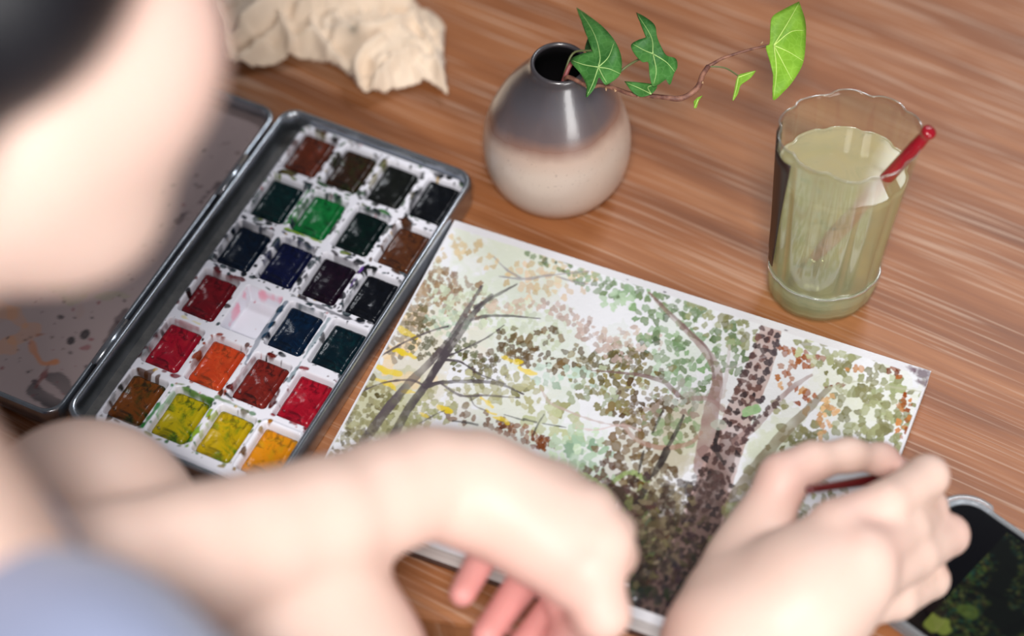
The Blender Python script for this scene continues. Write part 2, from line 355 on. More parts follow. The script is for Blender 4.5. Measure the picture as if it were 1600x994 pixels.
# lid lying open to the left
LX0, LX1 = CX0 - .113, CX0 - .0045
bm = bmesh.new()
loft(bm, [ring(rrect(LX0 + i_, LX1 - i_, CY0 + i_, CY1 - i_, r, 8), z) for i_, z, r in ((0, .0022, .008), (0, .0105, .009), (.0008, .0116, .009), (.0018, .0116, .008), (.0026, .0108, .008), (.003, .0036, .008))])
lid = bm_obj('lid', bm, TIN, pal)
R = Raster(-140, -192, -26, 22, .6, (170, 150, 148))
for cx, cy, rx, ry, c_, n in ((-80, -120, 30, 40, (170, 140, 130), 9), (-90, -150, 20, 20, (206, 140, 90), 5), (-62, -118, 22, 6, (150, 150, 110), 5)):
    for _ in range(n): R.dab(cx + random.uniform(-rx, rx), cy + random.uniform(-ry, ry), random.uniform(4, 10), random.uniform(2, 6), random.uniform(0, 3), c_, .35, rough=1.2)
for p_, wd, c_ in (([(-33, -142), (-36, -120)], 5, (64, 50, 54)), ([(-34, -172), (-44, -168)], 8, (42, 40, 46)), ([(-36, -181), (-50, -178)], 7, (40, 38, 44)), ([(-66, -150), (-60, -146)], 2, (150, 90, 60)),
                   ([(-66, -155), (-56, -163), (-50, -160)], 3.4, (196, 120, 70)), ([(-50, -176), (-52, -160)], .9, (110, 30, 30)), ([(-42, -60), (-36, -30)], 2, (60, 44, 50)), ([(-43, -148), (-41, -146)], 1.6, (130, 20, 40))):
    R.stroke(p_, wd, c_, .85, 1.6)
for a, b in ((-46, -140), (-50, -146)): R.dab(a, b, 2.2, 2.8, .4, (30, 26, 32), .95)
for _ in range(170):
    r = abs(random.gauss(0, .6)) + .25
    R.dab(random.uniform(-80, -28), random.uniform(-185, 10), r, r * random.uniform(.5, 1), random.uniform(0, 3), random.choice([(60, 40, 50), (30, 28, 34), (130, 50, 60), (90, 70, 60)]), .85, rough=1)
x = np.arange(LX0 * 1000 + 3, LX1 * 1000 - 2.5, .9); y = np.arange(CY0 * 1000 + 3, CY1 * 1000 - 2.5, .9); X, Y = np.meshgrid(x, y)
V = np.stack([X, Y, 4.2 + .0 * X], -1).reshape(-1, 3) / 1000
t = vcol_mat('lid_enamel', rough=.4)
lp = mesh_obj('lid_panel', V, grid(len(x), len(y)), t.m, lid, cols=R.sample(X, Y).reshape(-1, 3), label='pinkish white inside of the lid, stained with paint')
m = lp.modifiers.new('solid', 'SOLIDIFY'); m.thickness = .0015; m.offset = -1
# ================================================================== SKETCHBOOK
bookA = math.radians(-21.6); BW, BH, BT = .2417, .1765, .0125
book = empty('sketchbook', (.196, .6385, 0), bookA, label='open sketchbook page with an autumn woodland watercolour, lying under both hands', cat='sketchbook')
PAPER = simple('page_edges', (226, 224, 224), rough=.8)
t = NT('page_block'); v = t.coords((1, 1, 900)); t.set(color=t.ramp(t.noise(v, 1, 2), [(.35, (196, 192, 192)), (.6, (232, 230, 230))]), rough=.8)
bm = bmesh.new(); box_bm(bm, -BW, 0, -BH, 0, .0016, BT - .0006); bm_obj('page_block', bm, t.m, book, smooth=False)
bm = bmesh.new(); box_bm(bm, -BW - .0005, .0, -BH - .0015, .001, 0, .0015); bm_obj('back_cover', bm, simple('brown_board', (70, 44, 34), rough=.6), book, smooth=False)
R = Raster(470, 330, 1480, 1100, 1.0, (224, 226, 232))
random.seed(21)
# washes
R.img[:] = R.img * (1 - .10 * np.clip(fbm(R.X, R.Y, 40, 5, 3) - .4, 0, 1)[..., None])
def wash(cx, cy, rx, ry, c, a, n=14, ang=0.):
    for _ in range(n):
        u, v = random.gauss(0, .45) * rx, random.gauss(0, .45) * ry
        R.dab(cx + u * math.cos(ang) - v * math.sin(ang), cy + u * math.sin(ang) + v * math.cos(ang), rx * random.uniform(.25, .5), ry * random.uniform(.25, .5), random.uniform(0, 3), c, a, rough=.9)
wash(780, 390, 110, 50, (212, 218, 204), .45, 22, .3); wash(740, 460, 110, 60, (208, 216, 202), .4, 20); wash(680, 560, 90, 70, (214, 210, 196), .5, 22)
wash(840, 540, 90, 60, (204, 212, 200), .45, 18); wash(600, 640, 80, 60, (190, 190, 160), .5, 22); wash(800, 650, 110, 50, (210, 214, 204), .4, 18)
wash(1040, 540, 110, 60, (206, 214, 206), .35, 16); wash(1350, 620, 110, 60, (212, 216, 200), .35, 18); wash(900, 720, 110, 70, (206, 218, 206), .3, 14); wash(1030, 860, 90, 60, (96, 84, 66), .8, 40); wash(1100, 900, 80, 70, (70, 54, 46), .8, 36); wash(980, 800, 60, 40, (130, 120, 92), .6, 20)
wash(1040, 690, 90, 70, (186, 180, 160), .5, 20); wash(1200, 700, 80, 60, (204, 210, 190), .4, 14)
wash(625, 540, 30, 40, (232, 204, 160), .7, 8); wash(640, 600, 34, 20, (228, 206, 170), .6, 6); wash(670, 500, 30, 20, (222, 200, 170), .5, 5)
T_ = (160, 134, 104); TB = (140, 114, 88); OL = (98, 90, 56); OB = (90, 70, 42); PG = (188, 198, 172); MG = (168, 188, 170); GR_ = (108, 130, 92); GD = (78, 98, 68); TAN = (206, 186, 148); MV = (188, 168, 160)
RU = (152, 78, 24); RD = (118, 60, 22); SG = (146, 150, 108); SO = (122, 120, 80); DK = (70, 52, 36); YE = (226, 198, 20)
BL = [ # cx cy rx ry spacing colours keep angle
 (690, 385, 40, 22, 11, [TAN, (200, 176, 130)], .5, .3), (745, 395, 40, 22, 11, [TAN], .45, .3), (850, 440, 60, 30, 11, [TAN, (214, 190, 160)], .75, .2), (890, 425, 50, 16, 10, [TAN], .6, .3),
 (668, 438, 46, 34, 8.5, [T_, TB, (170, 150, 120)], .95, .2), (715, 462, 62, 30, 8.5, [TB, T_, (150, 130, 116)], .9, .35), (640, 470, 30, 40, 8.5, [(170, 152, 132), T_], .9, 0), (628, 515, 26, 46, 9, [(168, 156, 140), (150, 140, 124)], .9, .4),
 (700, 505, 34, 20, 8.5, [MG, PG, (176, 196, 176)], .9, 0), (735, 480, 60, 30, 9, [PG, (196, 208, 186)], .85, .2), (820, 510, 70, 34, 10, [PG, (200, 208, 190)], .75, .2), (800, 480, 40, 14, 9, [(196, 176, 160)], .6, 0),
 (655, 505, 26, 26, 9, [OL, (100, 90, 60)], .9, .6), (668, 545, 32, 16, 8.5, [(90, 92, 70), OL], .85, 0), (720, 545, 30, 22, 8.5, [(84, 92, 66), (104, 108, 76)], .85, .5), (745, 575, 46, 22, 9, [(96, 100, 66), OL], .85, .2),
 (768, 560, 40, 15, 10, [OB, OL], .95, -.5), (812, 545, 26, 20, 10, [OB, (120, 98, 62)], .95, .2), (845, 565, 50, 16, 10, [OB, (116, 92, 56)], .95, .25), (795, 522, 20, 12, 9, [(110, 96, 66), OB], .9, .2), (858, 525, 20, 14, 10, [(120, 92, 60), OB], .9, .7),
 (905, 560, 30, 18, 10, [(124, 108, 62), OB], .9, .5), (940, 570, 34, 20, 10, [(112, 100, 50), OL], .9, .1), (975, 560, 30, 26, 10, [OL, (124, 112, 66)], .9, .2), (850, 590, 26, 20, 13, [MG, (186, 206, 194)], .95, 0), (905, 590, 34, 18, 14, [MG, (176, 200, 186)], .95, 0),
 (770, 600, 60, 24, 13, [(140, 138, 96), (168, 166, 128)], .8, .1), (700, 620, 50, 24, 12, [(176, 172, 138), (150, 148, 110)], .8, 0), (830, 625, 60, 24, 13, [(164, 164, 120), (180, 178, 140)], .75, .2),
 (570, 640, 46, 50, 10, [OL, (128, 122, 84), (146, 140, 100)], .95, .5), (545, 690, 44, 40, 10, [(140, 134, 98), OL], .9, .5), (610, 660, 60, 36, 11, [(150, 148, 108), (132, 130, 88)], .9, 0), (660, 640, 60, 24, 11, [(176, 176, 140), (154, 156, 110)], .85, 0),
 (860, 660, 60, 20, 18, [(192, 196, 160), (176, 182, 140)], .9, .2), (720, 645, 24, 14, 11, [(120, 98, 82), (132, 108, 90)], .9, .3), (775, 660, 30, 14, 10, [(124, 100, 84)], .6, .3),
 (815, 680, 44, 14, 8.5, [RD, (132, 76, 36)], 1., .45), (850, 690, 22, 10, 8.5, [RD], 1., .3), (790, 665, 14, 6, 7, [(100, 56, 36)], 1, .6),
 (900, 690, 44, 22, 16, [(166, 190, 160), (184, 204, 178)], .9, .1), (925, 715, 40, 24, 16, [(146, 176, 150), (164, 190, 164)], .95, .4), (880, 715, 34, 20, 14, [(196, 216, 186)], .8, 0), (900, 745, 60, 26, 15, [(170, 194, 164), (150, 176, 134)], .9, .2),
 (870, 412, 46, 9, 9, [GD, GR_], .8, .3), (930, 442, 50, 14, 10, [GR_, (130, 158, 120)], .85, .35), (985, 450, 46, 20, 12, [(150, 178, 142), GR_], .8, .3), (965, 470, 30, 12, 11, [(176, 200, 170)], .7, .2),
 (905, 505, 66, 13, 9, [MV, (176, 156, 150)], .9, .55), (945, 540, 50, 14, 9, [MV, (180, 160, 152)], .85, .5), (985, 530, 50, 18, 9, [(196, 180, 168), MV], .8, .1),
 (1015, 490, 30, 24, 13, [GR_, (126, 158, 112)], .85, 0), (1060, 480, 40, 20, 12, [GR_, (120, 140, 96)], .9, .4), (1110, 500, 46, 26, 12, [GR_, SG], .9, .4), (1155, 520, 40, 24, 13, [SG, SO], .9, .4), (1035, 525, 40, 34, 12, [GR_, (130, 160, 116), GD], .85, 0),
 (1085, 555, 40, 40, 12, [GR_, (120, 152, 108)], .8, 0), (1140, 560, 26, 40, 12, [(140, 160, 120), GR_], .7, 0), (1060, 590, 46, 24, 12, [(120, 150, 110), (160, 184, 156)], .8, .2), (1110, 610, 30, 20, 11, [GR_], .7, 0),
 (950, 598, 60, 22, 11, [OL, (130, 120, 70), (170, 180, 150)], .85, .1), (1010, 570, 40, 16, 11, [OL, (124, 110, 60)], .85, .2), (1010, 625, 46, 30, 10, [(122, 110, 62), OB, (150, 140, 110)], .9, .2), (930, 625, 50, 20, 12, [(150, 160, 130), (128, 122, 76)], .85, .3),
 (985, 655, 40, 24, 12, [OB, (130, 112, 70)], .9, .3), (1045, 640, 44, 30, 11, [(150, 132, 120), OB, (140, 150, 120)], .85, 0), (1060, 680, 40, 26, 12, [(130, 150, 110), (110, 104, 66)], .9, 0),
 (1075, 620, 40, 20, 11, [(176, 184, 176), (160, 160, 150)], .8, 0), (975, 700, 46, 26, 14, [(108, 82, 50), (124, 100, 60)], .95, .3), (1010, 735, 50, 30, 14, [(90, 68, 42), (112, 92, 54)], .95, .2), (945, 740, 30, 22, 12, [(92, 62, 48)], .8, .3),
 (1232, 572, 18, 30, 10, [RU, (164, 98, 44)], .95, .2), (1255, 560, 26, 12, 10, [RU], .9, .2), (1290, 572, 22, 14, 11, [RU, SO], .7, .4), (1228, 545, 12, 8, 10, [RU], .9, 0), (1255, 622, 24, 20, 11, [RU, (200, 152, 100)], .85, .3), (1300, 602, 20, 6, 9, [RD], .9, 0), (1218, 600, 10, 8, 10, [(200, 150, 96)], .9, 0),
 (1290, 548, 50, 26, 14, [SG, SO, (176, 182, 140)], .85, .3), (1345, 590, 60, 34, 14, [SO, SG, (120, 122, 78)], .85, .3), (1400, 620, 46, 34, 14, [SG, (164, 172, 130), SO], .8, .3), (1340, 640, 66, 30, 15, [SO, SG, (118, 116, 74)], .85, .2), (1400, 670, 34, 44, 14, [SG, SO], .85, 0), (1300, 690, 66, 32, 14, [SO, SG], .85, 0), (1360, 700, 50, 26, 14, [SG, SO], .85, 0),
 (1290, 648, 12, 34, 10, [(200, 152, 104), (212, 172, 124)], .9, .2), (1398, 585, 16, 8, 9, [RU, (120, 60, 30)], .9, .4), (1412, 650, 10, 34, 9, [(190, 120, 60), RU], .9, .1), (1335, 575, 12, 6, 9, [(190, 130, 70)], .8, 0), (1300, 640, 10, 8, 9, [(206, 160, 110)], .9, 0),
 (1215, 640, 26, 20, 13, [(136, 134, 86)], .8, 0), (1235, 690, 44, 26, 13, [SO, (120, 116, 76)], .85, -.6), (1190, 760, 30, 40, 14, [(140, 138, 100), SO], .9, .3),
]
for b in BL: R.blobs(b[0], b[1], b[2] * 1.08, b[3] * 1.12, b[4] * 1.08, b[5], b[6], b[7], alpha=.95, size=.475, rough=1.0)
# green arching fronds
for x, y, a, L in ((905, 755, -.25, 60), (930, 770, .1, 60), (985, 752, -.4, 50), (960, 785, .3, 70), (1000, 800, -.2, 60), (960, 830, .1, 60)):
    for k in range(9):
        q = k / 8; R.dab(x + L * (q - .5), y - 14 * math.sin(q * PI), 6, 3.6, a + 1.2 * (q - .5), (150, 170, 110) if k % 2 else (128, 148, 90), .85)
# dark undergrowth toward the foot of the big tree
for cx, cy, rx, ry, c_, n in ((985, 790, 60, 40, (74, 48, 40), 30), (1000, 850, 70, 60, (84, 72, 50), 60), (1040, 900, 100, 60, (50, 40, 32), 90), (1010, 930, 80, 50, (34, 32, 24), 70), (1100, 820, 60, 90, (70, 54, 48), 70), (1090, 920, 80, 60, (36, 24, 24), 70), (960, 900, 40, 40, (44, 62, 26), 26), (1000, 950, 60, 20, (52, 66, 30), 24)):
    for _ in range(n): R.dab(cx + random.gauss(0, .5) * rx, cy + random.gauss(0, .5) * ry, random.uniform(5, 16), random.uniform(4, 11), random.uniform(0, 3), tuple(t_ + random.uniform(-14, 14) for t_ in c_), .75, rough=1.2)
R.blobs(990, 800, 70, 60, 14, [(70, 44, 36), (60, 44, 34), (124, 128, 84)], .8, .2); R.blobs(1000, 860, 80, 50, 13, [(96, 88, 60), (66, 50, 40), (118, 104, 84)], .85, .2)
# yellow leaves
for x0, y0, x1, y1, w_ in ((616, 508, 652, 528, 9), (615, 547, 648, 559, 8), (588, 572, 624, 584, 11), (590, 594, 618, 610, 8), (628, 612, 648, 613, 9), (784, 558, 814, 566, 8), (812, 576, 838, 584, 9), (752, 622, 770, 636, 6), (686, 636, 706, 644, 8), (656, 645, 668, 652, 7), (770, 652, 794, 660, 7), (760, 640, 775, 648, 5)):
    R.stroke([(x0, y0), ((x0 + x1) / 2 + random.uniform(-3, 3), (y0 + y1) / 2 + random.uniform(-3, 3)), (x1, y1)], [w_ * .6, w_, w_ * .6], YE, .9, 1.6)
# left trees
TC = (86, 76, 82); TD = (74, 66, 72)
for p_, w_ in (([(568, 690), (600, 646), (640, 598), (672, 566), (704, 530), (726, 492), (752, 448)], [15, 15, 13, 11, 11, 9, 4]), ([(610, 690), (640, 636), (668, 598), (696, 552), (716, 522), (745, 484), (768, 462)], [13, 13, 12, 13, 14, 9, 7]),
               ([(742, 480), (775, 462), (808, 444)], [7, 5, 2.5]), ([(664, 604), (690, 598), (740, 596), (780, 600), (818, 616)], [8, 6, 6, 5, 2]), ([(690, 600), (720, 618), (760, 618), (812, 622)], [4, 4, 3, 1.6]),
               ([(736, 500), (760, 494), (800, 494), (844, 498)], [5, 5, 3, 1.6]), ([(586, 562), (630, 536), (672, 518), (700, 510)], [2.5, 3.5, 3.5, 2.5]), ([(690, 560), (720, 548), (760, 528), (788, 508)], [4, 3, 3, 1.6]),
               ([(564, 612), (600, 598), (640, 594), (662, 602)], [2, 2.5, 3, 3]), ([(692, 562), (720, 566), (750, 585), (790, 600)], [4, 3.5, 3, 2]), ([(655, 662), (680, 648), (694, 642)], [2.5, 2, 1.5]), ([(735, 620), (742, 634), (760, 642)], [3, 2.5, 1.6])):
    R.stroke(p_, w_, random.choice([TC, TD]), 1.0, .5)
for p_, w_ in (([(780, 432), (820, 436), (860, 430), (920, 424)], [2, 4, 3.5, 2]), ([(772, 402), (790, 420), (812, 434)], [2, 2.5, 3]), ([(870, 432), (896, 440), (930, 446)], [2, 2.5, 1.5])): R.stroke(p_, w_, (142, 136, 146), .85, .5)
for p_, w_ in (([(708, 658), (728, 660), (746, 664)], 3), ([(788, 648), (818, 657)], 2), ([(818, 655), (838, 660)], 3), ([(848, 662), (884, 668)], 2), ([(850, 648), (840, 664), (833, 680)], 2.4)): R.stroke(p_, w_, (44, 44, 52), .9, .4)
# big tree
BR = (146, 116, 112)
R.stroke([(1014, 457), (1040, 484), (1066, 510), (1092, 536), (1114, 566), (1121, 596), (1112, 640), (1106, 680), (1100, 730)], [4, 7, 9, 12, 15, 18, 24, 28, 34], BR, .88, .6)
R.stroke([(1014, 457), (1044, 486), (1080, 520), (1108, 550), (1116, 590)], [2, 3, 4, 4, 5], (104, 76, 76), .7, .8)
trunk = [(1204, 518), (1192, 560), (1176, 600), (1158, 640), (1140, 690), (1118, 750), (1096, 820), (1076, 890), (1050, 960)]
R.stroke(trunk, [34, 38, 42, 44, 50, 56, 66, 84, 110], (176, 146, 140), .9, .6)
R.stroke(trunk[4:], [30, 48, 62, 84, 110], (104, 82, 76), .8, .8); R.stroke(trunk[5:], [30, 60, 80, 110], (70, 54, 50), .8, .8)
TRW = np.array([34, 38, 42, 44, 50, 56, 66, 84, 110])
D_ = spline(np.hstack([np.array(trunk, float), TRW[:, None]]), 46)
for k, (x, y, w_) in enumerate(D_[::1]):
    dk = min(1, max(0, (y - 520) / 330))
    for u in np.arange(-w_ / 2 + 4, w_ / 2 - 1, 12.5):
        c_ = random.choice([(120, 84, 80), (90, 66, 68), (70, 54, 58), (134, 96, 90)]); c_ = tuple(a * (1 - .62 * dk) for a in c_)
        if u > w_ * .2 and y < 640: c_ = (74, 64, 70)
        R.dab(x + u + random.uniform(-2.2, 2.2), y + .35 * u + (k % 2) * 5 + random.uniform(-2, 2), random.uniform(4.8, 6.8), random.uniform(3.4, 4.8), random.uniform(-.4, 2.4), c_, .95, rough=.8, lobe=3)
R.stroke([(1268, 586), (1240, 604), (1214, 628), (1186, 660), (1150, 690)], [5, 8, 9, 11, 14], (150, 120, 116), .8, .6)
for k in range(16):
    q = k / 15; R.dab(1214 - 60 * q + random.uniform(-4, 4), 626 + 66 * q + random.uniform(-4, 4), 5, 3, random.uniform(0, 3), (80, 58, 60), .9, rough=1, lobe=3)
R.dab(1174, 642, 17, 8, -.3, (150, 186, 136), .95)
R.stroke([(1296, 606), (1262, 640), (1226, 676), (1192, 716), (1160, 760), (1140, 800)], [9, 13, 16, 18, 22, 26], (128, 116, 92), .88, .6)
R.stroke([(1296, 606), (1340, 596), (1400, 606), (1440, 612)], [5, 3, 2.5, 2], (176, 176, 150), .7, .6)
R.stroke([(925, 579), (964, 582), (1000, 586), (1036, 596), (1048, 606), (1060, 618)], [2.5, 4, 5, 8, 8, 9], (116, 88, 84), .9, .5)
R.stroke([(974, 664), (990, 684), (1014, 696), (1046, 700), (1078, 692), (1096, 676)], [6, 8, 8, 8, 7, 6], (160, 126, 110), .85, .5)
R.stroke([(844, 604), (858, 628), (886, 642), (930, 658), (980, 668)], [3, 4, 3, 3, 3], (186, 164, 158), .75, .6)
R.stroke([(900, 668), (930, 672), (970, 664), (1000, 672)], [2, 3, 2, 3], (206, 180, 176), .7, .6)
R.stroke([(1082, 622), (1110, 624), (1130, 640)], [7, 8, 8], (150, 120, 118), .8, .6)
R.stroke([(1140, 540), (1136, 580), (1128, 620)], [4, 6, 8], (196, 186, 190), .7, .6); R.stroke([(1200, 556), (1160, 568), (1134, 580)], 2.5, (180, 170, 176), .6, .6)
for p_, w_ in (([(1068, 650), (1056, 676), (1044, 698)], [4, 7, 6]), ([(1042, 704), (1028, 730), (1016, 748)], [12, 10, 3]), ([(1036, 642), (1028, 658), (1020, 676)], [3, 5, 3]), ([(1010, 760), (1000, 780), (990, 790)], [10, 9, 3]), ([(1122, 672), (1118, 700), (1128, 720)], [6, 7, 4]), ([(1006, 705), (1002, 720), (998, 740)], [3, 5, 3])): R.stroke(p_, w_, (42, 34, 34), .95, .5)
R.blobs(1040, 790, 50, 50, 12, [(96, 84, 60), (66, 50, 40), (120, 108, 84)], .9, .2); R.blobs(1060, 850, 60, 60, 12, [(80, 68, 52), (54, 42, 34)], .85); R.blobs(1100, 760, 26, 30, 9, [(70, 52, 50), (60, 44, 40)], .8)
R.dab(1120, 700, 9, 6, 0, (40, 30, 34), .9); R.dab(1124, 664, 12, 9, 0, (176, 184, 172), .6)
for cx, cy, rx, ry, c_, n in ((1040, 900, 90, 60, (44, 34, 30), 60), (1000, 935, 70, 36, (30, 32, 22), 44), (1090, 900, 60, 60, (36, 26, 26), 40)):
    for _ in range(n): R.dab(cx + random.gauss(0, .5) * rx, cy + random.gauss(0, .5) * ry, random.uniform(4, 10), random.uniform(3, 7), random.uniform(0, 3), tuple(t_ + random.uniform(-12, 12) for t_ in c_), .7, rough=1.2)
R.blobs(720, 860, 100, 30, 12, [(96, 104, 76), (120, 112, 84), (70, 120, 40)], .8); R.blobs(860, 900, 160, 40, 13, [(96, 88, 60), (66, 50, 40), (60, 76, 40)], .85)
R.blobs(1270, 960, 60, 100, 14, [SO, SG, (120, 116, 76)], .85)
R.blobs(740, 780, 200, 60, 13, [(150, 148, 108), (132, 130, 88), (176, 176, 140)], .8); R.blobs(1250, 840, 140, 100, 14, [SO, SG, (120, 116, 76)], .85)
x = np.linspace(-BW, .0002, 720); y = np.linspace(-BH, .0002, 522); X, Y = np.meshgrid(x, y)
ca, sa = math.cos(bookA), math.sin(bookA)
WX = .196 + ca * X - sa * Y; WY = .6385 + sa * X + ca * Y
d = np.stack([WX, WY, np.full(X.shape, BT)], -1); px, py = PX(d)
cols = R.sample(px, py); A = X * 1000; B = Y * 1000                       # A: 0 right .. -243, B: 0 top .. -176
edge = np.minimum(np.minimum(-B - 4.2 + .5 * (fbm(A, B, 6, 2) - .5), B + 176.5 - 5.0), np.minimum(-A - .9, A + 241.7 - 1)); mk = np.clip(edge / .5 + .5, 0, 1)[..., None]
margin = lin((216, 216, 222)) * np.ones_like(cols); cols = cols * mk + margin * (1 - mk)
for (a, b, r, c_) in ((-3, -2.5, 5, (80, 50, 66)), (-9, -2, 3, (110, 84, 96)), (-1.5, -8, 3, (90, 60, 70)), (-70, -2.8, .9, (60, 40, 60)), (-150, -2.6, 1, (50, 50, 60)), (-131, -2.9, .8, (60, 50, 60))):
    m_ = np.clip(1.2 - np.hypot(A - a, (B - b) * 1.6) / r - (fbm(A, B, 2, 8) - .5) * 1.5, 0, .75)[..., None]; cols = cols * (1 - m_) + lin(c_) * m_
rel = (fbm(A, B, 1.6, 5, 2) - .5) * .00010
V = np.stack([X, Y, BT + rel + .0], -1).reshape(-1, 3)
t = vcol_mat('watercolour_paper', rough=.75, spec=.3); t.bump(t.noise(t.coords(), 900, 3, .6), .35, .0004)
pg = mesh_obj('painted_page', V, grid(720, 522), t.m, book, cols=cols.reshape(-1, 3), label='woodland watercolour with two dark slanting trunks left and a mottled trunk right')
# ================================================================== VASE
VB = Q(868, 283, 0)
t = NT('vase_glaze'); tc = t.coords(); sx = t.new('ShaderNodeSeparateXYZ'); t.link(tc, sx.inputs[0])
n = t.noise(tc, 26, 3, .55); ma = t.new('ShaderNodeMath', operation='MULTIPLY_ADD'); t.link(n, ma.inputs[0]); ma.inputs[1].default_value = .016; t.link(sx.outputs[2], ma.inputs[2])
ma3 = t.new('ShaderNodeMath', operation='MULTIPLY_ADD'); t.link(sx.outputs[0], ma3.inputs[0]); ma3.inputs[1].default_value = -.10; t.link(ma.outputs[0], ma3.inputs[2])
mr = t.new('ShaderNodeMapRange'); t.link(ma3.outputs[0], mr.inputs[0]); mr.inputs[1].default_value = .048; mr.inputs[2].default_value = .092
body = t.ramp(mr.outputs[0], [(0, (196, 178, 166)), (.18, (190, 166, 152)), (.32, (136, 104, 92)), (.46, (96, 84, 86)), (.75, (78, 74, 80)), (1, (58, 54, 58))])
sp = t.noise(tc, 620, 2, .5); body = t.mix(t.ramp(sp, [(.66, (0, 0, 0)), (.72, (150, 150, 150))]), body, (92, 70, 62))
met = t.ramp(mr.outputs[0], [(.30, (0, 0, 0)), (.55, (140, 140, 140))])
t.set(color=body, rough=t.ramp(mr.outputs[0], [(.25, (150, 150, 150)), (.5, (118, 118, 118))]), metal=0.0, spec=.6, coat=1.0, coatr=.36); t.bump(sp, .12, .0004)
vase = empty('bud_vase', (VB[0], VB[1], 0), label='small round ceramic vase, grey glaze over speckled beige, holding the ivy sprig', cat='vase')
bm = bmesh.new()
prof = spline([(.017, 0), (.0235, .0008), (.0295, .006), (.0345, .0155), (.0366, .028), (.0356, .041), (.0315, .054), (.0255, .066), (.0192, .0755), (.0152, .0815), (.0140, .0850)], 44)
lathe(bm, [(0.0005, 0)] + [tuple(p) for p in prof] + [(.0134, .0860), (.0122, .0858), (.0118, .0845), (.0150, .078), (.0220, .068), (.0290, .052), (.031, .030), (.024, .010), (.0005, .006)], 72)
bm_obj('vase_body', bm, t.m, vase)
bm = bmesh.new(); lathe(bm, [(.0121, .0845), (.0117, .0840), (.0140, .078), (.0205, .068), (.0270, .052), (.029, .030), (.022, .012), (.0005, .008)], 48)  # added black lining: the shade inside the mouth is put into its colour
bm_obj('inner_shade_shell', bm, simple('inner_shade_black', (12, 10, 12), rough=.9, spec=.1), vase, label='black shell painting the shade inside the vase')
# ================================================================== IVY
ivy = empty('ivy_sprig', tuple(Q(884, 140, .080)), label='trailing ivy sprig with five green lobed leaves leaning out of the vase', cat='plant')
def cp(x, y): return 860 + x * .2625, y * .2625
t = NT('vine_bark'); t.set(color=t.ramp(t.noise(t.coords(), 260, 3), [(.35, (96, 58, 50)), (.65, (150, 104, 84))]), rough=.6); VINE = t.m
def zi(x):   # height of the vine along the crop x
    return float(np.interp(x, [60, 110, 300, 480, 760, 940, 1290], [.078, .0865, .090, .092, .094, .100, .108]))
def vine(name, pts, rad, mat, dz=0, n=60, zs=None):
    bm = bmesh.new(); P = [VB + np.array(p) if len(p) == 3 else Q(*cp(*p), (zs[k] if zs else zi(p[0])) + dz) for k, p in enumerate(pts)]
    tube(bm, P, rad, 9, n); return bm_obj(name, bm, mat, ivy, world=True)
vine('main_stem', [(-.002, .004, .060), (.0015, -.006, .078), (.0045, -.0108, .0872), (230, 516), (300, 508), (400, 532), (480, 560), (600, 571), (700, 582), (760, 588), (820, 568), (880, 518), (905, 450), (940, 395)], [.0009, .0011, .0011, .001, .001, .001, .0011, .0011, .0012, .0014, .0013, .0014, .0013, .0012], VINE, zs=[.060, .078, .087, .0885, .090, .091, .092, .093, .094, .094, .095, .097, .099, .100])
vine('branch', [(938, 396), (980, 372), (1030, 345), (1130, 312), (1210, 290), (1300, 270)], [.0009, .0008, .0007, .0006, .0006, .0006], VINE)
GST = simple('green_stalk', (104, 110, 70), rough=.5)
vine('stalk', [(.000, -.002, .062), (.002, -.0085, .082), (.0060, -.0040, .0900), (190, 420), (285, 400)], [.0011, .0011, .001, .0007, .0005], simple('red_stalk', (140, 72, 72), rough=.5), zs=[.070, .080, .088, .097, .102])
vine('stalk', [(330, 512), (430, 415), (520, 357), (610, 322)], [.0006, .0006, .0006, .0005], GST, zs=[.090, .094, .099, .106])
vine('stalk', [(945, 395), (1040, 405), (1120, 452)], .0004, GST, zs=[.100, .101, .102])
vine('stalk', [(.001, -.003, .070), (.003, -.003, .084), (.0068, .002, .0905), (245, 300)], .0005, GST, zs=[.07, .08, .09, .095])
BUD = simple('stem_buds', (176, 140, 108), rough=.6)
for x, y in ((245, 505), (330, 520), (390, 545), (720, 590), (740, 595), (770, 580), (912, 440), (905, 495), (520, 578), (212, 520), (1255, 262)):
    bm = bmesh.new(); a = Q(*cp(x, y), zi(x)); b = a + np.array([random.uniform(-.002, .002), random.uniform(-.002, .001), random.uniform(-.001, .001)]); tube(bm, [a, b], [.0007, .0002], 6)
    bm_obj('stem_node', bm, BUD, ivy, world=True)
def leaf_mat(nm, a, b):
    t = NT(nm); v = t.coords(); n_ = t.noise(v, 90, 3, .6)
    c_ = t.mix(t.ramp(n_, [(.35, (0, 0, 0)), (.65, (255, 255, 255))]), a, b)
    vo = t.new('ShaderNodeTexVoronoi', feature='DISTANCE_TO_EDGE'); t.link(v, vo.inputs['Vector']); vo.inputs['Scale'].default_value = 240
    c_ = t.mix(t.ramp(vo.outputs['Distance'], [(.0, (120, 120, 120)), (.09, (0, 0, 0))]), c_, tuple(min(255, x + 46) for x in b))
    t.set(color=c_, rough=.42, spec=.4)
    tr_ = t.new('ShaderNodeBsdfTranslucent'); t.link(c_, tr_.inputs[0]); mx = t.new('ShaderNodeMixShader'); mx.inputs[0].default_value = .43
    t.link(t.p.outputs[0], mx.inputs[1]); t.link(tr_.outputs[0], mx.inputs[2]); t.link(mx.outputs[0], t.n['Material Output'].inputs[0]); return t.m
L1 = leaf_mat('leaf_green', (66, 130, 58), (98, 162, 80)); L2 = leaf_mat('leaf_bright', (142, 196, 58), (164, 214, 74)); VN = simple('leaf_vein', (162, 196, 120), rough=.5); VN2 = simple('leaf_vein_pale', (196, 226, 120), rough=.5)
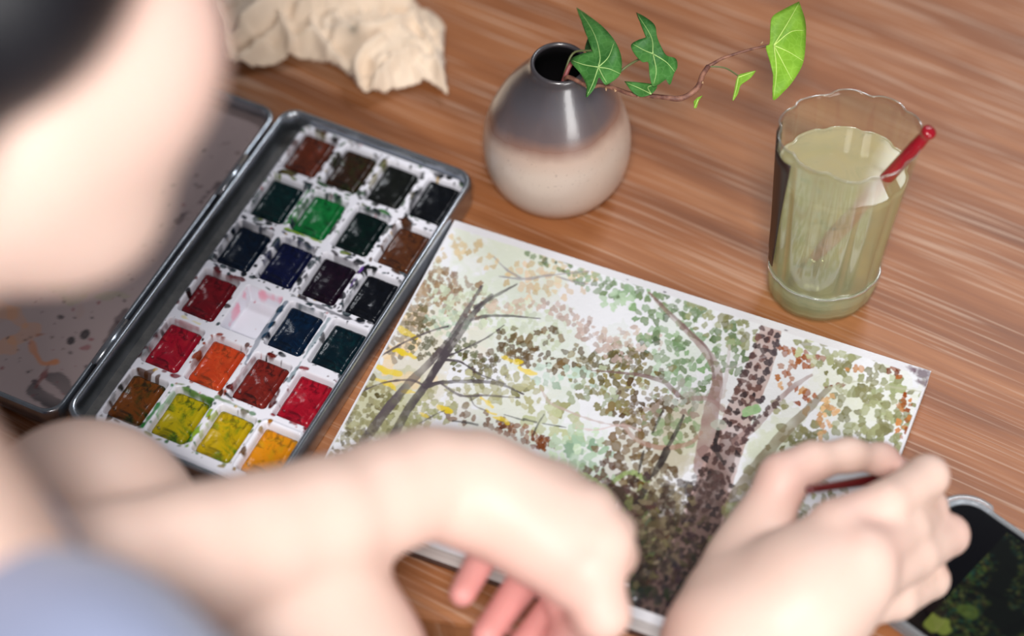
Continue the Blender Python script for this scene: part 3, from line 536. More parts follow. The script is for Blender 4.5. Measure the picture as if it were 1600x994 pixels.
def leaf(out, base, veins, z0, gx, gy, fold, mat, vmat, label=None, th=.00035):
    """lobed leaf: outline in the survey crop, height varies across it, blade domed between veins"""
    o = spline(out + [out[0]], len(out) * 5)[:-1] if len(out) > 6 else np.array(out, float)
    bx, by = base
    def hz(x, y):
        u, v = (x - bx) / 100, (y - by) / 100
        return z0 + gx * u + gy * v - fold * (u * u + v * v) + .0007 * math.sin(3.1 * u + 1.7 * v) * min(1, abs(u) + abs(v))
    rings = []; K = 7
    for k in range(1, K + 1):
        q = k / K; rings.append([(bx + (x - bx) * q, by + (y - by) * q) for x, y in o])
    bm = bmesh.new(); c = bm.verts.new(Q(*cp(bx, by), hz(bx, by))); vr = []
    for r in rings: vr.append([bm.verts.new(Q(*cp(x, y), hz(x, y))) for x, y in r])
    n_ = len(o)
    for i in range(n_): bm.faces.new((c, vr[0][(i + 1) % n_], vr[0][i]))
    for a, b in zip(vr, vr[1:]):
        for i in range(n_): bm.faces.new((a[i], a[(i + 1) % n_], b[(i + 1) % n_], b[i]))
    lf = bm_obj('leaf', bm, mat, ivy, world=True, **({'label': label} if label else {}))
    m = lf.modifiers.new('solid', 'SOLIDIFY'); m.thickness = th; m.offset = 0
    bm = bmesh.new()
    for vp in veins:
        pts = [(bx, by)] + list(vp); D = spline(pts, 12) if len(pts) > 2 else np.linspace(pts[0], pts[-1], 8)
        tube(bm, [Q(*cp(x, y), hz(x, y) + .00028) for x, y in D], list(np.linspace(.00032, .00010, len(D))), 5)
    bm_obj('veins', bm, vmat, lf, world=True)
leaf([(155, 45), (215, 85), (300, 150), (370, 225), (410, 300), (425, 380), (410, 450), (345, 500), (320, 500), (290, 462), (275, 495), (260, 530), (222, 575), (212, 570), (215, 510), (180, 440), (120, 360), (190, 320), (262, 298), (240, 240), (200, 130)], (285, 400),
     [[(295, 330), (260, 200), (170, 55)], [(200, 385), (128, 360)], [(350, 410), (418, 440)], [(255, 490), (220, 565)], [(310, 450), (335, 492)], [(345, 340), (380, 250)]], .103, .0010, -.0016, .0011, L1, VN, label='largest dark green ivy leaf, pointing up and left over the vase mouth')
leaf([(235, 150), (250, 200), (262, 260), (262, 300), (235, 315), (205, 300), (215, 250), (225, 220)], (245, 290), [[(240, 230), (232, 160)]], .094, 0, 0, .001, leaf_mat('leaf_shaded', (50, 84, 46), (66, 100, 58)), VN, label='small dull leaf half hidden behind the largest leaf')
leaf([(510, 75), (560, 100), (620, 150), (635, 220), (660, 280), (690, 330), (745, 350), (755, 400), (735, 440), (715, 500), (700, 495), (695, 470), (640, 505), (608, 512), (590, 450), (582, 372), (545, 368), (500, 320), (480, 270), (520, 240), (570, 220), (575, 180), (540, 120)], (610, 320),
     [[(600, 220), (515, 80)], [(560, 300), (490, 262)], [(690, 370), (738, 425)], [(630, 420), (615, 500)]], .108, -.0008, -.0012, .0012, L1, VN, label='twisted dark green ivy leaf between the largest and the bright one')
leaf([(440, 485), (520, 490), (600, 500), (635, 512), (610, 550), (545, 577), (490, 550)], (600, 560), [[(540, 530), (450, 492)], [(580, 520), (610, 508)]], .098, .0006, -.0022, .0004, L1, VN, label='small green leaf lying along the stem')
leaf([(1480, 10), (1515, 120), (1520, 220), (1505, 370), (1450, 475), (1390, 545), (1325, 595), (1330, 480), (1310, 380), (1282, 282), (1305, 258), (1310, 150), (1325, 95), (1400, 50)], (1330, 270),
     [[(1410, 140), (1480, 18)], [(1420, 310), (1504, 362)], [(1345, 420), (1330, 580)], [(1440, 480)], [(1430, 190), (1512, 180)]], .110, -.0010, -.0022, .0008, L2, VN2, label='bright yellow-green ivy leaf at the tip, above the plastic cup')
leaf([(1225, 420), (1190, 465), (1140, 500), (1127, 520), (1115, 560), (1085, 600), (1095, 540), (1115, 455), (1160, 435)], (1118, 460), [[(1160, 445), (1220, 423)], [(1105, 530), (1088, 595)]], .102, 0, -.001, .0004, L2, VN2, label='tiny folded yellow-green leaf on a thin stalk')
leaf([(905, 570), (882, 600), (870, 640), (855, 645), (853, 605), (875, 582)], (880, 590), [[(858, 640)]], .096, 0, 0, .0003, L2, VN2, label='tiniest yellow-green bud leaf below the stem')
# ================================================================== CUP (cut plastic bottle) with cloudy water
cb = Q(1279, 458, 0); ctp = Q(1329, 206, .118); CH = .118; lean = (ctp[:2] - cb[:2]) / CH; EY = .84
def cup_pt(r, a, z, flute=.045):
    f = 1 - flute * abs(math.cos(5 * a + .35)) ** 9
    rr = r * f; return (cb[0] + lean[0] * z + rr * math.cos(a), cb[1] + lean[1] * z + rr * EY * math.sin(a), z)
def cup_r(z): return float(np.interp(z, [0, .0015, .006, .014, .020, .024, .028, .05, .118], [.0205, .0232, .0258, .0272, .0274, .0264, .0270, .0280, .0325]))
t = NT('clear_plastic'); gl = t.new('ShaderNodeBsdfGlossy'); gl.inputs[0].default_value = (1, 1, 1, 1); gl.inputs[1].default_value = .06
tp = t.new('ShaderNodeBsdfTransparent'); tp.inputs[0].default_value = (.95, .97, .95, 1); fr = t.new('ShaderNodeLayerWeight'); fr.inputs[0].default_value = .22
mx = t.new('ShaderNodeMixShader'); fm = t.new('ShaderNodeMath', operation='MULTIPLY_ADD'); t.link(fr.outputs['Facing'], fm.inputs[0]); fm.inputs[1].default_value = .30; fm.inputs[2].default_value = .012
t.link(fm.outputs[0], mx.inputs[0]); t.link(tp.outputs[0], mx.inputs[1]); t.link(gl.outputs[0], mx.inputs[2]); t.link(mx.outputs[0], t.n['Material Output'].inputs[0]); CLEAR = t.m
cup = empty('plastic_cup', tuple(cb[:2]) + (0,), label='clear fluted cup cut from a plastic bottle, half a dark label left on', cat='cup')
A_ = np.linspace(0, 2 * PI, 120, endpoint=False); bm = bmesh.new(); rings = []
for z in list(np.linspace(.0, .030, 16)) + list(np.linspace(.034, .112, 14)): rings.append([cup_pt(cup_r(z), a, z, .045 if z > .028 else .03 * min(1, z / .01)) for a in A_])
rings.append([cup_pt(cup_r(.118), a, .1165 + .0012 * math.sin(2 * a + 1) + .0005 * math.sin(5 * a) + .0006 * math.sin(9 * a)) for a in A_])
rings.append([cup_pt(cup_r(.118) - .0007, a, .1166 + .0012 * math.sin(2 * a + 1) + .0005 * math.sin(5 * a) + .0006 * math.sin(9 * a)) for a in A_])
for z in list(np.linspace(.112, .034, 10)) + [.028, .022, .012, .004]: rings.append([cup_pt(cup_r(z) - .0007, a, max(z, .0022), .045 if z > .028 else .02) for a in A_])
loft(bm, rings, True, True); bm_obj('cup_wall', bm, CLEAR, cup, world=True)
bm = bmesh.new()
for z, w_ in ((.1166, .00026),):
    P = [cup_pt(cup_r(.118) - .0003, a, .1167 + .0012 * math.sin(2 * a + 1) + .0005 * math.sin(5 * a) + .0006 * math.sin(9 * a)) for a in np.linspace(0, 2 * PI, 140)]; tube(bm, P, w_, 5)
RIM = NT('rim_plastic').set(color=(225, 235, 230), rough=.12, trans=.85); bm_obj('rim', bm, RIM, cup, world=True)
bm = bmesh.new(); P = [cup_pt(cup_r(.023) + .0001, a, .0235, .02) for a in np.linspace(0, 2 * PI, 100)]; tube(bm, P, .0007, 6); bm_obj('base_ridge', bm, RIM, cup, world=True)
bm = bmesh.new(); rows = []
for z in np.linspace(.030, .110, 12): rows.append([bm.verts.new(cup_pt(cup_r(z) + .0005, a, z, .045)) for a in np.linspace(PI - .5, PI + .55 - .22 * (1 - (z - .03) / .08), 18)])
for a, b in zip(rows, rows[1:]):
    for i in range(17): bm.faces.new((a[i], a[i + 1], b[i + 1], b[i]))
o = bm_obj('label_strip', bm, simple('dark_label', (44, 28, 24), rough=.4), cup, world=True, label='dark brown remnant of the bottle label'); m = o.modifiers.new('s', 'SOLIDIFY'); m.thickness = .0003; m.offset = 1
WZ = .094
t = NT('cloudy_water'); v = t.coords()
n_ = t.noise(v, 45, 4, .6, 1.0); c_ = t.ramp(n_, [(.38, (255, 248, 206)), (.58, (250, 246, 212)), (.74, (206, 224, 198))])
tp = t.new('ShaderNodeBsdfTransparent'); tp.inputs[0].default_value = rgba((246, 244, 216)); d1 = t.new('ShaderNodeBsdfTranslucent'); t.link(c_, d1.inputs[0]); d2 = t.new('ShaderNodeBsdfDiffuse'); t.link(c_, d2.inputs[0])
df = t.new('ShaderNodeMixShader'); df.inputs[0].default_value = .5; t.link(d1.outputs[0], df.inputs[1]); t.link(d2.outputs[0], df.inputs[2])
mx = t.new('ShaderNodeMixShader'); mx.inputs[0].default_value = .43; t.link(tp.outputs[0], mx.inputs[1]); t.link(df.outputs[0], mx.inputs[2])
lw = t.new('ShaderNodeLayerWeight'); lw.inputs[0].default_value = .5; pw = t.new('ShaderNodeMath', operation='POWER'); t.link(lw.outputs['Facing'], pw.inputs[0]); pw.inputs[1].default_value = 4
pm_ = t.new('ShaderNodeMath', operation='MULTIPLY_ADD'); ge = t.new('ShaderNodeNewGeometry'); sg_ = t.new('ShaderNodeSeparateXYZ'); t.link(ge.outputs['Normal'], sg_.inputs[0]); gt = t.new('ShaderNodeMath', operation='GREATER_THAN'); t.link(sg_.outputs[2], gt.inputs[0]); gt.inputs[1].default_value = .96; g2 = t.new('ShaderNodeMath', operation='MULTIPLY'); t.link(gt.outputs[0], g2.inputs[0]); g2.inputs[1].default_value = .045; t.link(pw.outputs[0], pm_.inputs[0]); pm_.inputs[1].default_value = .4; t.link(g2.outputs[0], pm_.inputs[2])
gl = t.new('ShaderNodeBsdfGlossy'); gl.inputs[1].default_value = .02; m3 = t.new('ShaderNodeMixShader'); t.link(pm_.outputs[0], m3.inputs[0]); t.link(mx.outputs[0], m3.inputs[1]); t.link(gl.outputs[0], m3.inputs[2])
t.link(m3.outputs[0], t.n['Material Output'].inputs[0])
bm = bmesh.new(); rings = []
for z in list(np.linspace(.004, .030, 8)) + list(np.linspace(.036, WZ, 12)): rings.append([cup_pt(cup_r(z) - .0010, a, z, .045 if z > .028 else .02) for a in A_])
rings.append([cup_pt(cup_r(WZ) - .0016, a, WZ - .0006) for a in A_])
for q_ in (.0022, .004, .010, .020, .027): rings.append([cup_pt(max(cup_r(WZ) - q_, .0006), a, WZ - .0006) for a in A_])
loft(bm, rings, True, True); wtr = bm_obj('paint_water', bm, t.m, world=True); tag(wtr, 'cloudy yellow-green paint water filling the plastic cup', 'water')
# brush standing in the cup
RED = simple('red_lacquer', (150, 16, 34), rough=.22, coat=.6); FER = simple('ferrule_metal', (190, 190, 196), metal=1.0, rough=.25)
def brush(name, tip, end, label, L_bristle=.016, rmax=.0034, group=None, bulge=.30, rend=.0030, bcol=(70, 44, 40), hm=None):
    tip, end = np.array(tip), np.array(end); d = end - tip; Ln = np.linalg.norm(d); d /= Ln
    r = empty(name, tuple(tip), label=label, cat='paintbrush')
    bm = bmesh.new(); pts = [tip + d * Ln * q for q in (L_bristle * 1.9 / Ln, .34, .5, .7, .9, .955, .975, .99, 1.0)]
    tube(bm, pts, [.0021, rmax, rmax * .95, rmax * .82, rend, rend * .9, rend * 1.12, rend * 1.0, .0006], 14, 60); bm_obj('handle', bm, hm or RED, r, world=True)
    bm = bmesh.new(); tube(bm, [tip + d * L_bristle * .8, tip + d * L_bristle * 1.3, tip + d * L_bristle * 2.0], [.0020, .0023, .0024], 14, 14); bm_obj('ferrule', bm, FER, r, world=True)
    bm = bmesh.new(); tube(bm, [tip, tip + d * L_bristle * .4, tip + d * L_bristle * .85], [.0003, .0017, .0019], 10, 12); bm_obj('bristles', bm, simple('bristle_hair', bcol, rough=.8), r, world=True)
    return r
be = Q(1456, 201, .128); bt = np.array(cup_pt(.017, PI * 1.05, .006))
brush('paintbrush', bt, be, 'thick red-handled paintbrush leaning in the plastic cup', .014, .0040, rend=.0031)
# ================================================================== CLOTH
t = NT('cotton_rag'); v = t.coords(); n_ = t.noise(v, 22, 3)
c_ = t.ramp(n_, [(.35, (226, 204, 180)), (.65, (240, 220, 198))])
c_ = t.mix(t.ramp(t.noise(v, 14, 2, .5), [(.62, (0, 0, 0)), (.74, (190, 190, 190))]), c_, (200, 190, 128))
vo = t.new('ShaderNodeVectorMath', operation='DISTANCE'); t.link(v, vo.inputs[0]); sp_ = Q(552, 47, .02); vo.inputs[1].default_value = tuple(sp_)
c_ = t.mix(t.ramp(vo.outputs['Value'], [(.0028, (230, 230, 230)), (.0042, (0, 0, 0))]), c_, (60, 60, 50))
t.set(color=c_, rough=.9, sheen=.2); t.bump(t.noise(v, 1200, 2), .2, .0004)
out = [(322, -60), (328, 20), (340, 50), (346, 92), (366, 104), (420, 102), (452, 92), (490, 94), (522, 106), (548, 128), (562, 148), (590, 150), (626, 138), (660, 130), (682, 138), (700, 152), (697, 110), (695, 76), (696, 38), (672, 14), (650, 6), (640, -30), (600, -70), (480, -90), (380, -90)]
ow = np.array([Q(x, y, .004)[:2] for x, y in out]); OUT = spline(np.vstack([ow, ow[:1]]), 200)[:-1]
def polysd(X, Y, P):
    d = np.full(X.shape, 9.); ins = np.zeros(X.shape, bool)
    for a, b in zip(P, np.roll(P, -1, 0)):
        e = b - a; t_ = np.clip(((X - a[0]) * e[0] + (Y - a[1]) * e[1]) / (e @ e + 1e-12), 0, 1)
        d = np.minimum(d, np.hypot(X - a[0] - t_ * e[0], Y - a[1] - t_ * e[1]))
        c1 = (a[1] > Y) != (b[1] > Y); ins ^= c1 & (X < (b[0] - a[0]) * (Y - a[1]) / (b[1] - a[1] + 1e-12) + a[0])
    return np.where(ins, -d, d)
x = np.arange(ow[:, 0].min() - .002, ow[:, 0].max() + .002, .0009); y = np.arange(ow[:, 1].min() - .002, ow[:, 1].max() + .002, .0009); X, Y = np.meshgrid(x, y)
sd = polysd(X, Y, OUT)
ridges = [([(336, 10), (352, 50), (356, 96)], .020, 9), ([(336, 40), (350, 60), (372, 62)], .016, 7), ([(380, 50), (420, 28), (470, 6), (500, -20)], .030, 15), ([(356, 96), (400, 72), (440, 44), (452, 40)], .016, 7), ([(440, 40), (450, 60), (452, 90)], .024, 6), ([(455, 60), (490, 60), (540, 100)], .014, 9),
          ([(470, 30), (520, 20), (580, 22), (640, 10)], .026, 12), ([(520, 62), (560, 60), (600, 56), (650, 30)], .020, 9), ([(560, 140), (556, 110), (566, 88), (600, 70)], .022, 7), ([(575, 146), (590, 120), (620, 92), (650, 80)], .018, 8), ([(690, 40), (692, 80), (697, 140)], .012, 6), ([(640, 20), (670, 60), (690, 110)], .016, 8), ([(600, 72), (640, 90), (680, 130)], .010, 8), ([(350, -40), (420, -50), (520, -40), (600, -30)], .030, 16), ([(366, 104), (420, 100), (470, 90)], .008, 6), ([(510, 90), (540, 118), (560, 146)], .010, 6), ([(480, 44), (500, 70), (520, 96)], .013, 5), ([(540, 30), (570, 60), (600, 100), (612, 128)], .012, 5)]
Hh = .0030 + .010 * np.clip(-sd / .03, 0, 1) + .012 * fbm(X * 1000, Y * 1000, 34, 2, 3) * np.clip(-sd / .02, 0, 1)
wx = (fbm(X * 1000, Y * 1000, 26, 12, 3) - .5) * .018; wy = (fbm(X * 1000, Y * 1000, 26, 17, 3) - .5) * .018
for pts, hh, wd in ridges:
    P = spline([Q(a, b, .012)[:2] for a, b in pts], 14); d = np.full(X.shape, 9.)
    for a, b in zip(P, P[1:]):
        e = b - a; t_ = np.clip(((X + wx * .4 - a[0]) * e[0] + (Y + wy * .4 - a[1]) * e[1]) / (e @ e + 1e-12), 0, 1); d = np.minimum(d, np.hypot(X + wx * .4 - a[0] - t_ * e[0], Y + wy * .4 - a[1] - t_ * e[1]))
    q = np.clip(1 - d / (wd * .00062), 0, 1); Hh = np.maximum(Hh, Hh * .6 + hh * (q ** .9) * .62) + hh * .10 * np.maximum(q - .6, 0)
cr = np.abs(fbm(X * 1000 + 300 * wx, Y * 1000 + 300 * wy, 13, 31, 3) - .5); Hh += .0035 * np.exp(-(cr / .06) ** 2) * np.clip(-sd / .008, 0, 1)
Hh = np.where(sd > -.0012, np.minimum(Hh, .0035 + .006 * fbm(X * 1000, Y * 1000, 20, 5, 2)), Hh)
Hh = np.maximum(Hh, .0016)
for _ in range(2): Hh[1:-1, 1:-1] = (Hh[1:-1, 1:-1] * 2 + Hh[:-2, 1:-1] + Hh[2:, 1:-1] + Hh[1:-1, :-2] + Hh[1:-1, 2:]) / 6
keepm = (sd < 0).ravel(); F = grid(len(x), len(y)); F = F[keepm[F].all(1)]; used = np.unique(F); V = np.stack([X, Y, Hh], -1).reshape(-1, 3); rm = np.zeros(len(V), int); rm[used] = np.arange(len(used))
rag = mesh_obj('painting_rag', V[used], rm[F], t.m); m = rag.modifiers.new('s', 'SOLIDIFY'); m.thickness = .0009; m.offset = -1
tag(rag, 'crumpled cream cotton rag with a small dark stain, behind the palette', 'cloth')
# ================================================================== PHONE
pa = math.radians(-42); pc = Q(1500, 764, .010)
phone = empty('smartphone', (pc[0], pc[1], 0), pa, label='black smartphone in a clear bumper case, screen showing a forest photo', cat='phone')
PWd, PL = .0735, .150       # local x runs along the phone, local -y across it
bm = bmesh.new(); loft(bm, [ring(rrect(i, PL - i, -PWd + i, -i, .0135, 9), z) for i, z in ((.0022, .0012), (.0014, .0022), (.0014, .0086), (.0022, .0096))], True, True)
bm_obj('phone_body', bm, simple('phone_shell', (10, 10, 14), rough=.25), phone, smooth=False)
bm = bmesh.new(); loft(bm, [ring(rrect(.0026, PL - .0026, -PWd + .0026, -.0026, .0125, 9), z) for z in (.0094, .0099)], True, True)
bm_obj('glass_front', bm, simple('black_glass', (4, 4, 8), rough=.06, spec=.5), phone, smooth=False)
t = NT('clear_case'); t.set(color=(225, 232, 240), rough=.12, trans=.75, ior=1.45); CASE = t.m
bm = bmesh.new(); loft(bm, [ring(rrect(i, PL - i, -PWd + i, -i, r, 9), z) for i, z, r in ((.0, .0008, .014), (-.0004, .003, .0142), (-.0004, .0095, .0142), (.0002, .0106, .014), (.0012, .0107, .0135), (.0016, .0098, .0132), (.0016, .0012, .0132))], False, False)
bm_obj('clear_case', bm, CASE, phone)
bm = bmesh.new(); arc = [(.0140 - .0152 * math.cos(q), -.0140 + .0152 * math.sin(q)) for q in np.linspace(-.25, PI / 2 + .25, 18)]
tube(bm, [(x_, y_, .0078) for x_, y_ in arc], [.0012] + [.0027] * 16 + [.0012], 10); bm_obj('corner_bumper', bm, CASE, phone)
bm = bmesh.new(); arc = [(.0140 - .0152 * math.cos(q), -PWd + .0140 - .0152 * math.sin(q)) for q in np.linspace(-.25, PI / 2 + .25, 18)]
tube(bm, [(x_, y_, .0078) for x_, y_ in arc], [.0012] + [.0027] * 16 + [.0012], 10); bm_obj('corner_bumper', bm, CASE, phone)
bm = bmesh.new(); tube(bm, [(.036, .0006, .0068), (.052, .0006, .0068)], .0016, 8); bm_obj('side_button', bm, CASE, phone)
R = Raster(20, -72, 148, -1, .5, (8, 12, 8)); random.seed(3)
for _ in range(5200):
    c_ = random.choice([(34, 44, 18), (52, 60, 22), (22, 44, 26), (60, 66, 34), (16, 40, 34), (10, 14, 10), (50, 44, 24), (34, 52, 24)])
    x_, y_ = random.uniform(22, 148), random.uniform(-72, -1); k_ = vnoise(x_, y_, 14, 2)
    if k_ > .42: R.dab(x_, y_, random.uniform(.4, 1.3), random.uniform(.3, .9), random.uniform(0, 3), tuple(a * (.35 + 1.1 * k_) for a in c_), .8, rough=1.3)
for p_, w_ in (([(30, -40), (60, -30), (100, -34)], 3), ([(50, -60), (60, -40), (66, -4)], 3), ([(40, -20), (70, -22)], 2), ([(80, -70), (84, -10)], 4)): R.stroke(p_, w_, (6, 8, 6), .85, .8)
R.dab(33, -64, 7, 4, 0, (110, 120, 50), .8, rough=1.2); R.dab(40, -50, 5, 3, 0, (74, 90, 34), .6, rough=1.2)
x = np.arange(29, 130, .6); y = np.arange(-PWd * 1000 + 4.2, -4, .6); X, Y = np.meshgrid(x, y)
t = NT('lit_screen'); a = t.new('ShaderNodeAttribute', attribute_name='paint'); t.set(color=(4, 4, 6), rough=.06); t.link(a.outputs['Color'], t.p.inputs['Emission Color']); t.p.inputs['Emission Strength'].default_value = 1.0
mesh_obj('screen_picture', np.stack([X, Y, X * 0 + 10.0], -1).reshape(-1, 3) / 1000, grid(len(x), len(y)), t.m, phone, cols=R.sample(X, Y).reshape(-1, 3), label='lit screen showing a dark green forest photo')
# ================================================================== PERSON (one continuous surface, smooth union of tapered limbs)
class Field:
    def __init__(s, xs, ys, zs):
        s.x, s.y, s.z = [np.asarray(a, np.float32) for a in (xs, ys, zs)]
        s.F = np.full((len(s.x), len(s.y), len(s.z)), .05, np.float32)
    def box(s, lo, hi):
        sl = tuple(slice(int(np.searchsorted(a, l)), int(np.searchsorted(a, h))) for a, l, h in zip((s.x, s.y, s.z), lo, hi))
        if any(q.stop <= q.start for q in sl): return None, None
        return sl, np.meshgrid(s.x[sl[0]], s.y[sl[1]], s.z[sl[2]], indexing='ij')
    def merge(s, sl, d, k):
        f = s.F[sl]; h = np.clip(.5 + .5 * (f - d) / k, 0, 1); s.F[sl] = f * (1 - h) + d * h - k * h * (1 - h)
    def limb(s, a, b, ra, rb, k=.006, flat=None):
        """tapered capsule; flat = (axis vector, factor) squashes it along the axis"""
        a = np.asarray(a, float); b = np.asarray(b, float); R_ = max(ra, rb) + k + .02
        sl, G = s.box(np.minimum(a, b) - R_, np.maximum(a, b) + R_)
        if sl is None: return
        e = b - a; L2 = float(e @ e) + 1e-12; dx, dy, dz = G[0] - a[0], G[1] - a[1], G[2] - a[2]
        t_ = np.clip((dx * e[0] + dy * e[1] + dz * e[2]) / L2, 0, 1); px, py, pz = dx - t_ * e[0], dy - t_ * e[1], dz - t_ * e[2]
        if flat is not None:
            ax = np.asarray(flat[0], float); ax /= np.linalg.norm(ax); q = px * ax[0] + py * ax[1] + pz * ax[2]; g = (1 / flat[1] - 1)
            px, py, pz = px + g * q * ax[0], py + g * q * ax[1], pz + g * q * ax[2]
        d = np.sqrt(px * px + py * py + pz * pz) - (ra + (rb - ra) * (t_ * t_ * (3 - 2 * t_) * .5 + t_ * .5))
        s.merge(sl, d.astype(np.float32), k)
    def chain(s, pts, rs, k=.006, **kw):
        for a, b, ra, rb in zip(pts, pts[1:], rs, rs[1:]): s.limb(a, b, ra, rb, k, **kw)
    def ell(s, c, r, M=None, k=.01, sub=False):
        c = np.asarray(c, float); r = np.asarray(r, float); M = np.eye(3) if M is None else np.asarray(M, float); Rm = r.max() + k + .02
        sl, G = s.box(c - Rm, c + Rm)
        if sl is None: return
        D = [G[i] - c[i] for i in range(3)]; q = [sum(D[i] * M[j][i] for i in range(3)) for j in range(3)]     # rows of M = local axes
        k0 = np.sqrt(sum((q[i] / r[i]) ** 2 for i in range(3))); k1 = np.sqrt(sum((q[i] / r[i] ** 2) ** 2 for i in range(3))) + 1e-6
        d = (k0 * (k0 - 1) / k1).astype(np.float32)
        if sub:
            f = s.F[sl]; d = -d; h = np.clip(.5 - .5 * (f - d) / k, 0, 1); s.F[sl] = f * (1 - h) + d * h + k * h * (1 - h)
        else: s.merge(sl, d, k)
    def mesh(s):
        F = s.F; S = F < 0; nx, ny, nz = F.shape; X = (s.x, s.y, s.z)
        cell = np.zeros((nx - 1, ny - 1, nz - 1), np.uint8)
        for i in (0, 1):
            for j in (0, 1):
                for k in (0, 1): cell += S[i:nx - 1 + i, j:ny - 1 + j, k:nz - 1 + k]
        act = (cell > 0) & (cell < 8); ci = np.argwhere(act); idx = np.full(cell.shape, -1, np.int64); idx[act] = np.arange(len(ci))
        acc = np.zeros((len(ci), 3)); cnt = np.zeros(len(ci))
        for ax in range(3):
            o = [q for q in range(3) if q != ax]
            for u in (0, 1):
                for w_ in (0, 1):
                    p = ci.copy(); p[:, o[0]] += u; p[:, o[1]] += w_; q = p.copy(); q[:, ax] += 1
                    fa = F[tuple(p.T)].astype(float); fb = F[tuple(q.T)].astype(float); m = (fa < 0) != (fb < 0); t_ = np.where(m, fa / (fa - fb + 1e-20), 0)
                    P = np.stack([X[d][p[:, d]] for d in range(3)], 1).astype(float); P[:, ax] += t_ * (X[ax][q[:, ax]] - X[ax][p[:, ax]])
                    acc[m] += P[m]; cnt[m] += 1
        V = acc / cnt[:, None]; faces = []
        for ax in range(3):
            o1, o2 = (ax + 1) % 3, (ax + 2) % 3
            a = [slice(None)] * 3; b = [slice(None)] * 3; a[ax] = slice(0, -1); b[ax] = slice(1, None)
            A, B = S[tuple(a)], S[tuple(b)]; e = np.argwhere(A != B); e = e[(e[:, o1] > 0) & (e[:, o2] > 0) & (e[:, o1] < F.shape[o1] - 1) & (e[:, o2] < F.shape[o2] - 1)]
            ins = A[tuple(e.T)]; qd = []
            for u, w_ in ((-1, -1), (0, -1), (0, 0), (-1, 0)):
                p = e.copy(); p[:, o1] += u; p[:, o2] += w_; qd.append(idx[tuple(p.T)])
            qd = np.stack(qd, 1); qd[~ins] = qd[~ins][:, ::-1]; faces.append(qd)
        return V, np.concatenate(faces)
def axis(*segs):
    """grid line positions from (start, stop, step) runs"""
    return np.concatenate([np.arange(a, b, st) for a, b, st in segs])
def relax(V, F, it=2, lam=.5):
    E_ = np.concatenate([F[:, [0, 1]], F[:, [1, 2]], F[:, [2, 3]], F[:, [3, 0]]]); n = len(V); cnt = np.bincount(E_.ravel(), minlength=n)[:, None] + 1e-9
    for _ in range(it):
        S = np.stack([np.bincount(E_[:, 0], V[E_[:, 1], d], n) + np.bincount(E_[:, 1], V[E_[:, 0], d], n) for d in range(3)], 1); V = V * (1 - lam) + S / cnt * lam
    return V
B = Field(axis((-.54, -.05, .0045), (-.05, .26, .0020)), axis((-.10, .43, .0045), (.43, .66, .0022)), axis((-.36, -.01, .006), (-.01, .15, .0020), (.15, .56, .0045)))
# ---- left arm (px, py, height) : elbow, forearm, wrist
LEL = Q(30, 960, .165); LWR = Q(705, 752, .112)
LSH = np.array([-.365, .335, .285])
B.chain([LSH, LEL], [.046, .036], .02)
B.chain([LEL, Q(180, 905, .158), Q(300, 872, .150), Q(400, 845, .142), Q(500, 815, .134), Q(600, 776, .124), Q(670, 753, .117), Q(740, 758, .110)], [.031, .0275, .0258, .0243, .0228, .0208, .0202, .0215], .010)
# left hand
ZH = .108
LM = dict(index=Q(925, 895, .104), middle=Q(945, 845, .110), ring=Q(920, 800, .110), pinky=Q(870, 762, .104))
for nm, r0, r1 in (('index', .0150, .0108), ('middle', .0155, .0108), ('ring', .0150, .0102), ('pinky', .0135, .0092)):
    B.chain([Q(745, 770, .107), LM[nm]], [r0, r1], .014)
B.chain([Q(740, 772, .106), Q(830, 838, .102), Q(895, 905, .100)], [.0165, .0140, .0115], .012)
B.chain([LM['pinky'], Q(926, 790, .088), Q(880, 830, .066), Q(765, 850, .062), Q(722, 928, .064)], [.0100, .0088, .0076, .0070, .0058], .0025)      # pinky
B.chain([LM['ring'], Q(955, 832, .096), Q(915, 870, .066), Q(826, 900, .058), Q(760, 992, .058)], [.0108, .0096, .0082, .0076, .0064], .0025)       # ring
B.chain([LM['middle'], Q(958, 866, .098), Q(930, 915, .070), Q(878, 940, .060), Q(812, 1020, .058)], [.0110, .0098, .0086, .0080, .0068], .0025)     # middle
B.chain([LM['index'], Q(940, 958, .094), Q(905, 985, .074), Q(868, 1015, .062)], [.0112, .0106, .0096, .0076], .005)                              # index
B.chain([Q(790, 810, .096), Q(850, 868, .084), Q(880, 920, .078), Q(890, 965, .072)], [.011, .0100, .0090, .0072], .006)                           # thumb, mostly below the palm
# ---- right arm
RWR = Q(1150, 1015, .052); REL = np.array([.055, .245, .045]); RSH = np.array([-.136, .304, .258])
B.chain([RSH, REL], [.046, .037], .02)
B.chain([REL, (REL * .6 + RWR * .4), RWR], [.037, .034, .0262], .015)
RM = dict(index=Q(1306, 824, .078), middle=Q(1352, 868, .080), ring=Q(1352, 912, .071), pinky=Q(1318, 950, .058))
for nm, r0, r1 in (('index', .0190, .0112), ('middle', .0205, .0118), ('ring', .0205, .0112), ('pinky', .0190, .0103)):
    B.chain([RWR, (RWR * .45 + RM[nm] * .55), RM[nm]], [.0235, r0 * .95, r1], .014)
B.chain([Q(1150, 930, .048), Q(1190, 830, .046)], [.0200, .0150], .014)
B.chain([RM['index'], Q(1385, 788, .080), Q(1450, 744, .072), Q(1428, 752, .048), Q(1400, 760, .034)], [.0118, .0098, .0090, .0078, .0062], .0025)
B.chain([RM['middle'], Q(1415, 826, .066), Q(1448, 793, .052), Q(1425, 790, .032), Q(1402, 785, .022)], [.0120, .0102, .0090, .0078, .0066], .0025)
B.chain([RM['ring'], Q(1430, 868, .056), Q(1482, 836, .042), Q(1450, 832, .024), Q(1400, 840, .022)], [.0114, .0098, .0090, .0078, .0068], .0025)
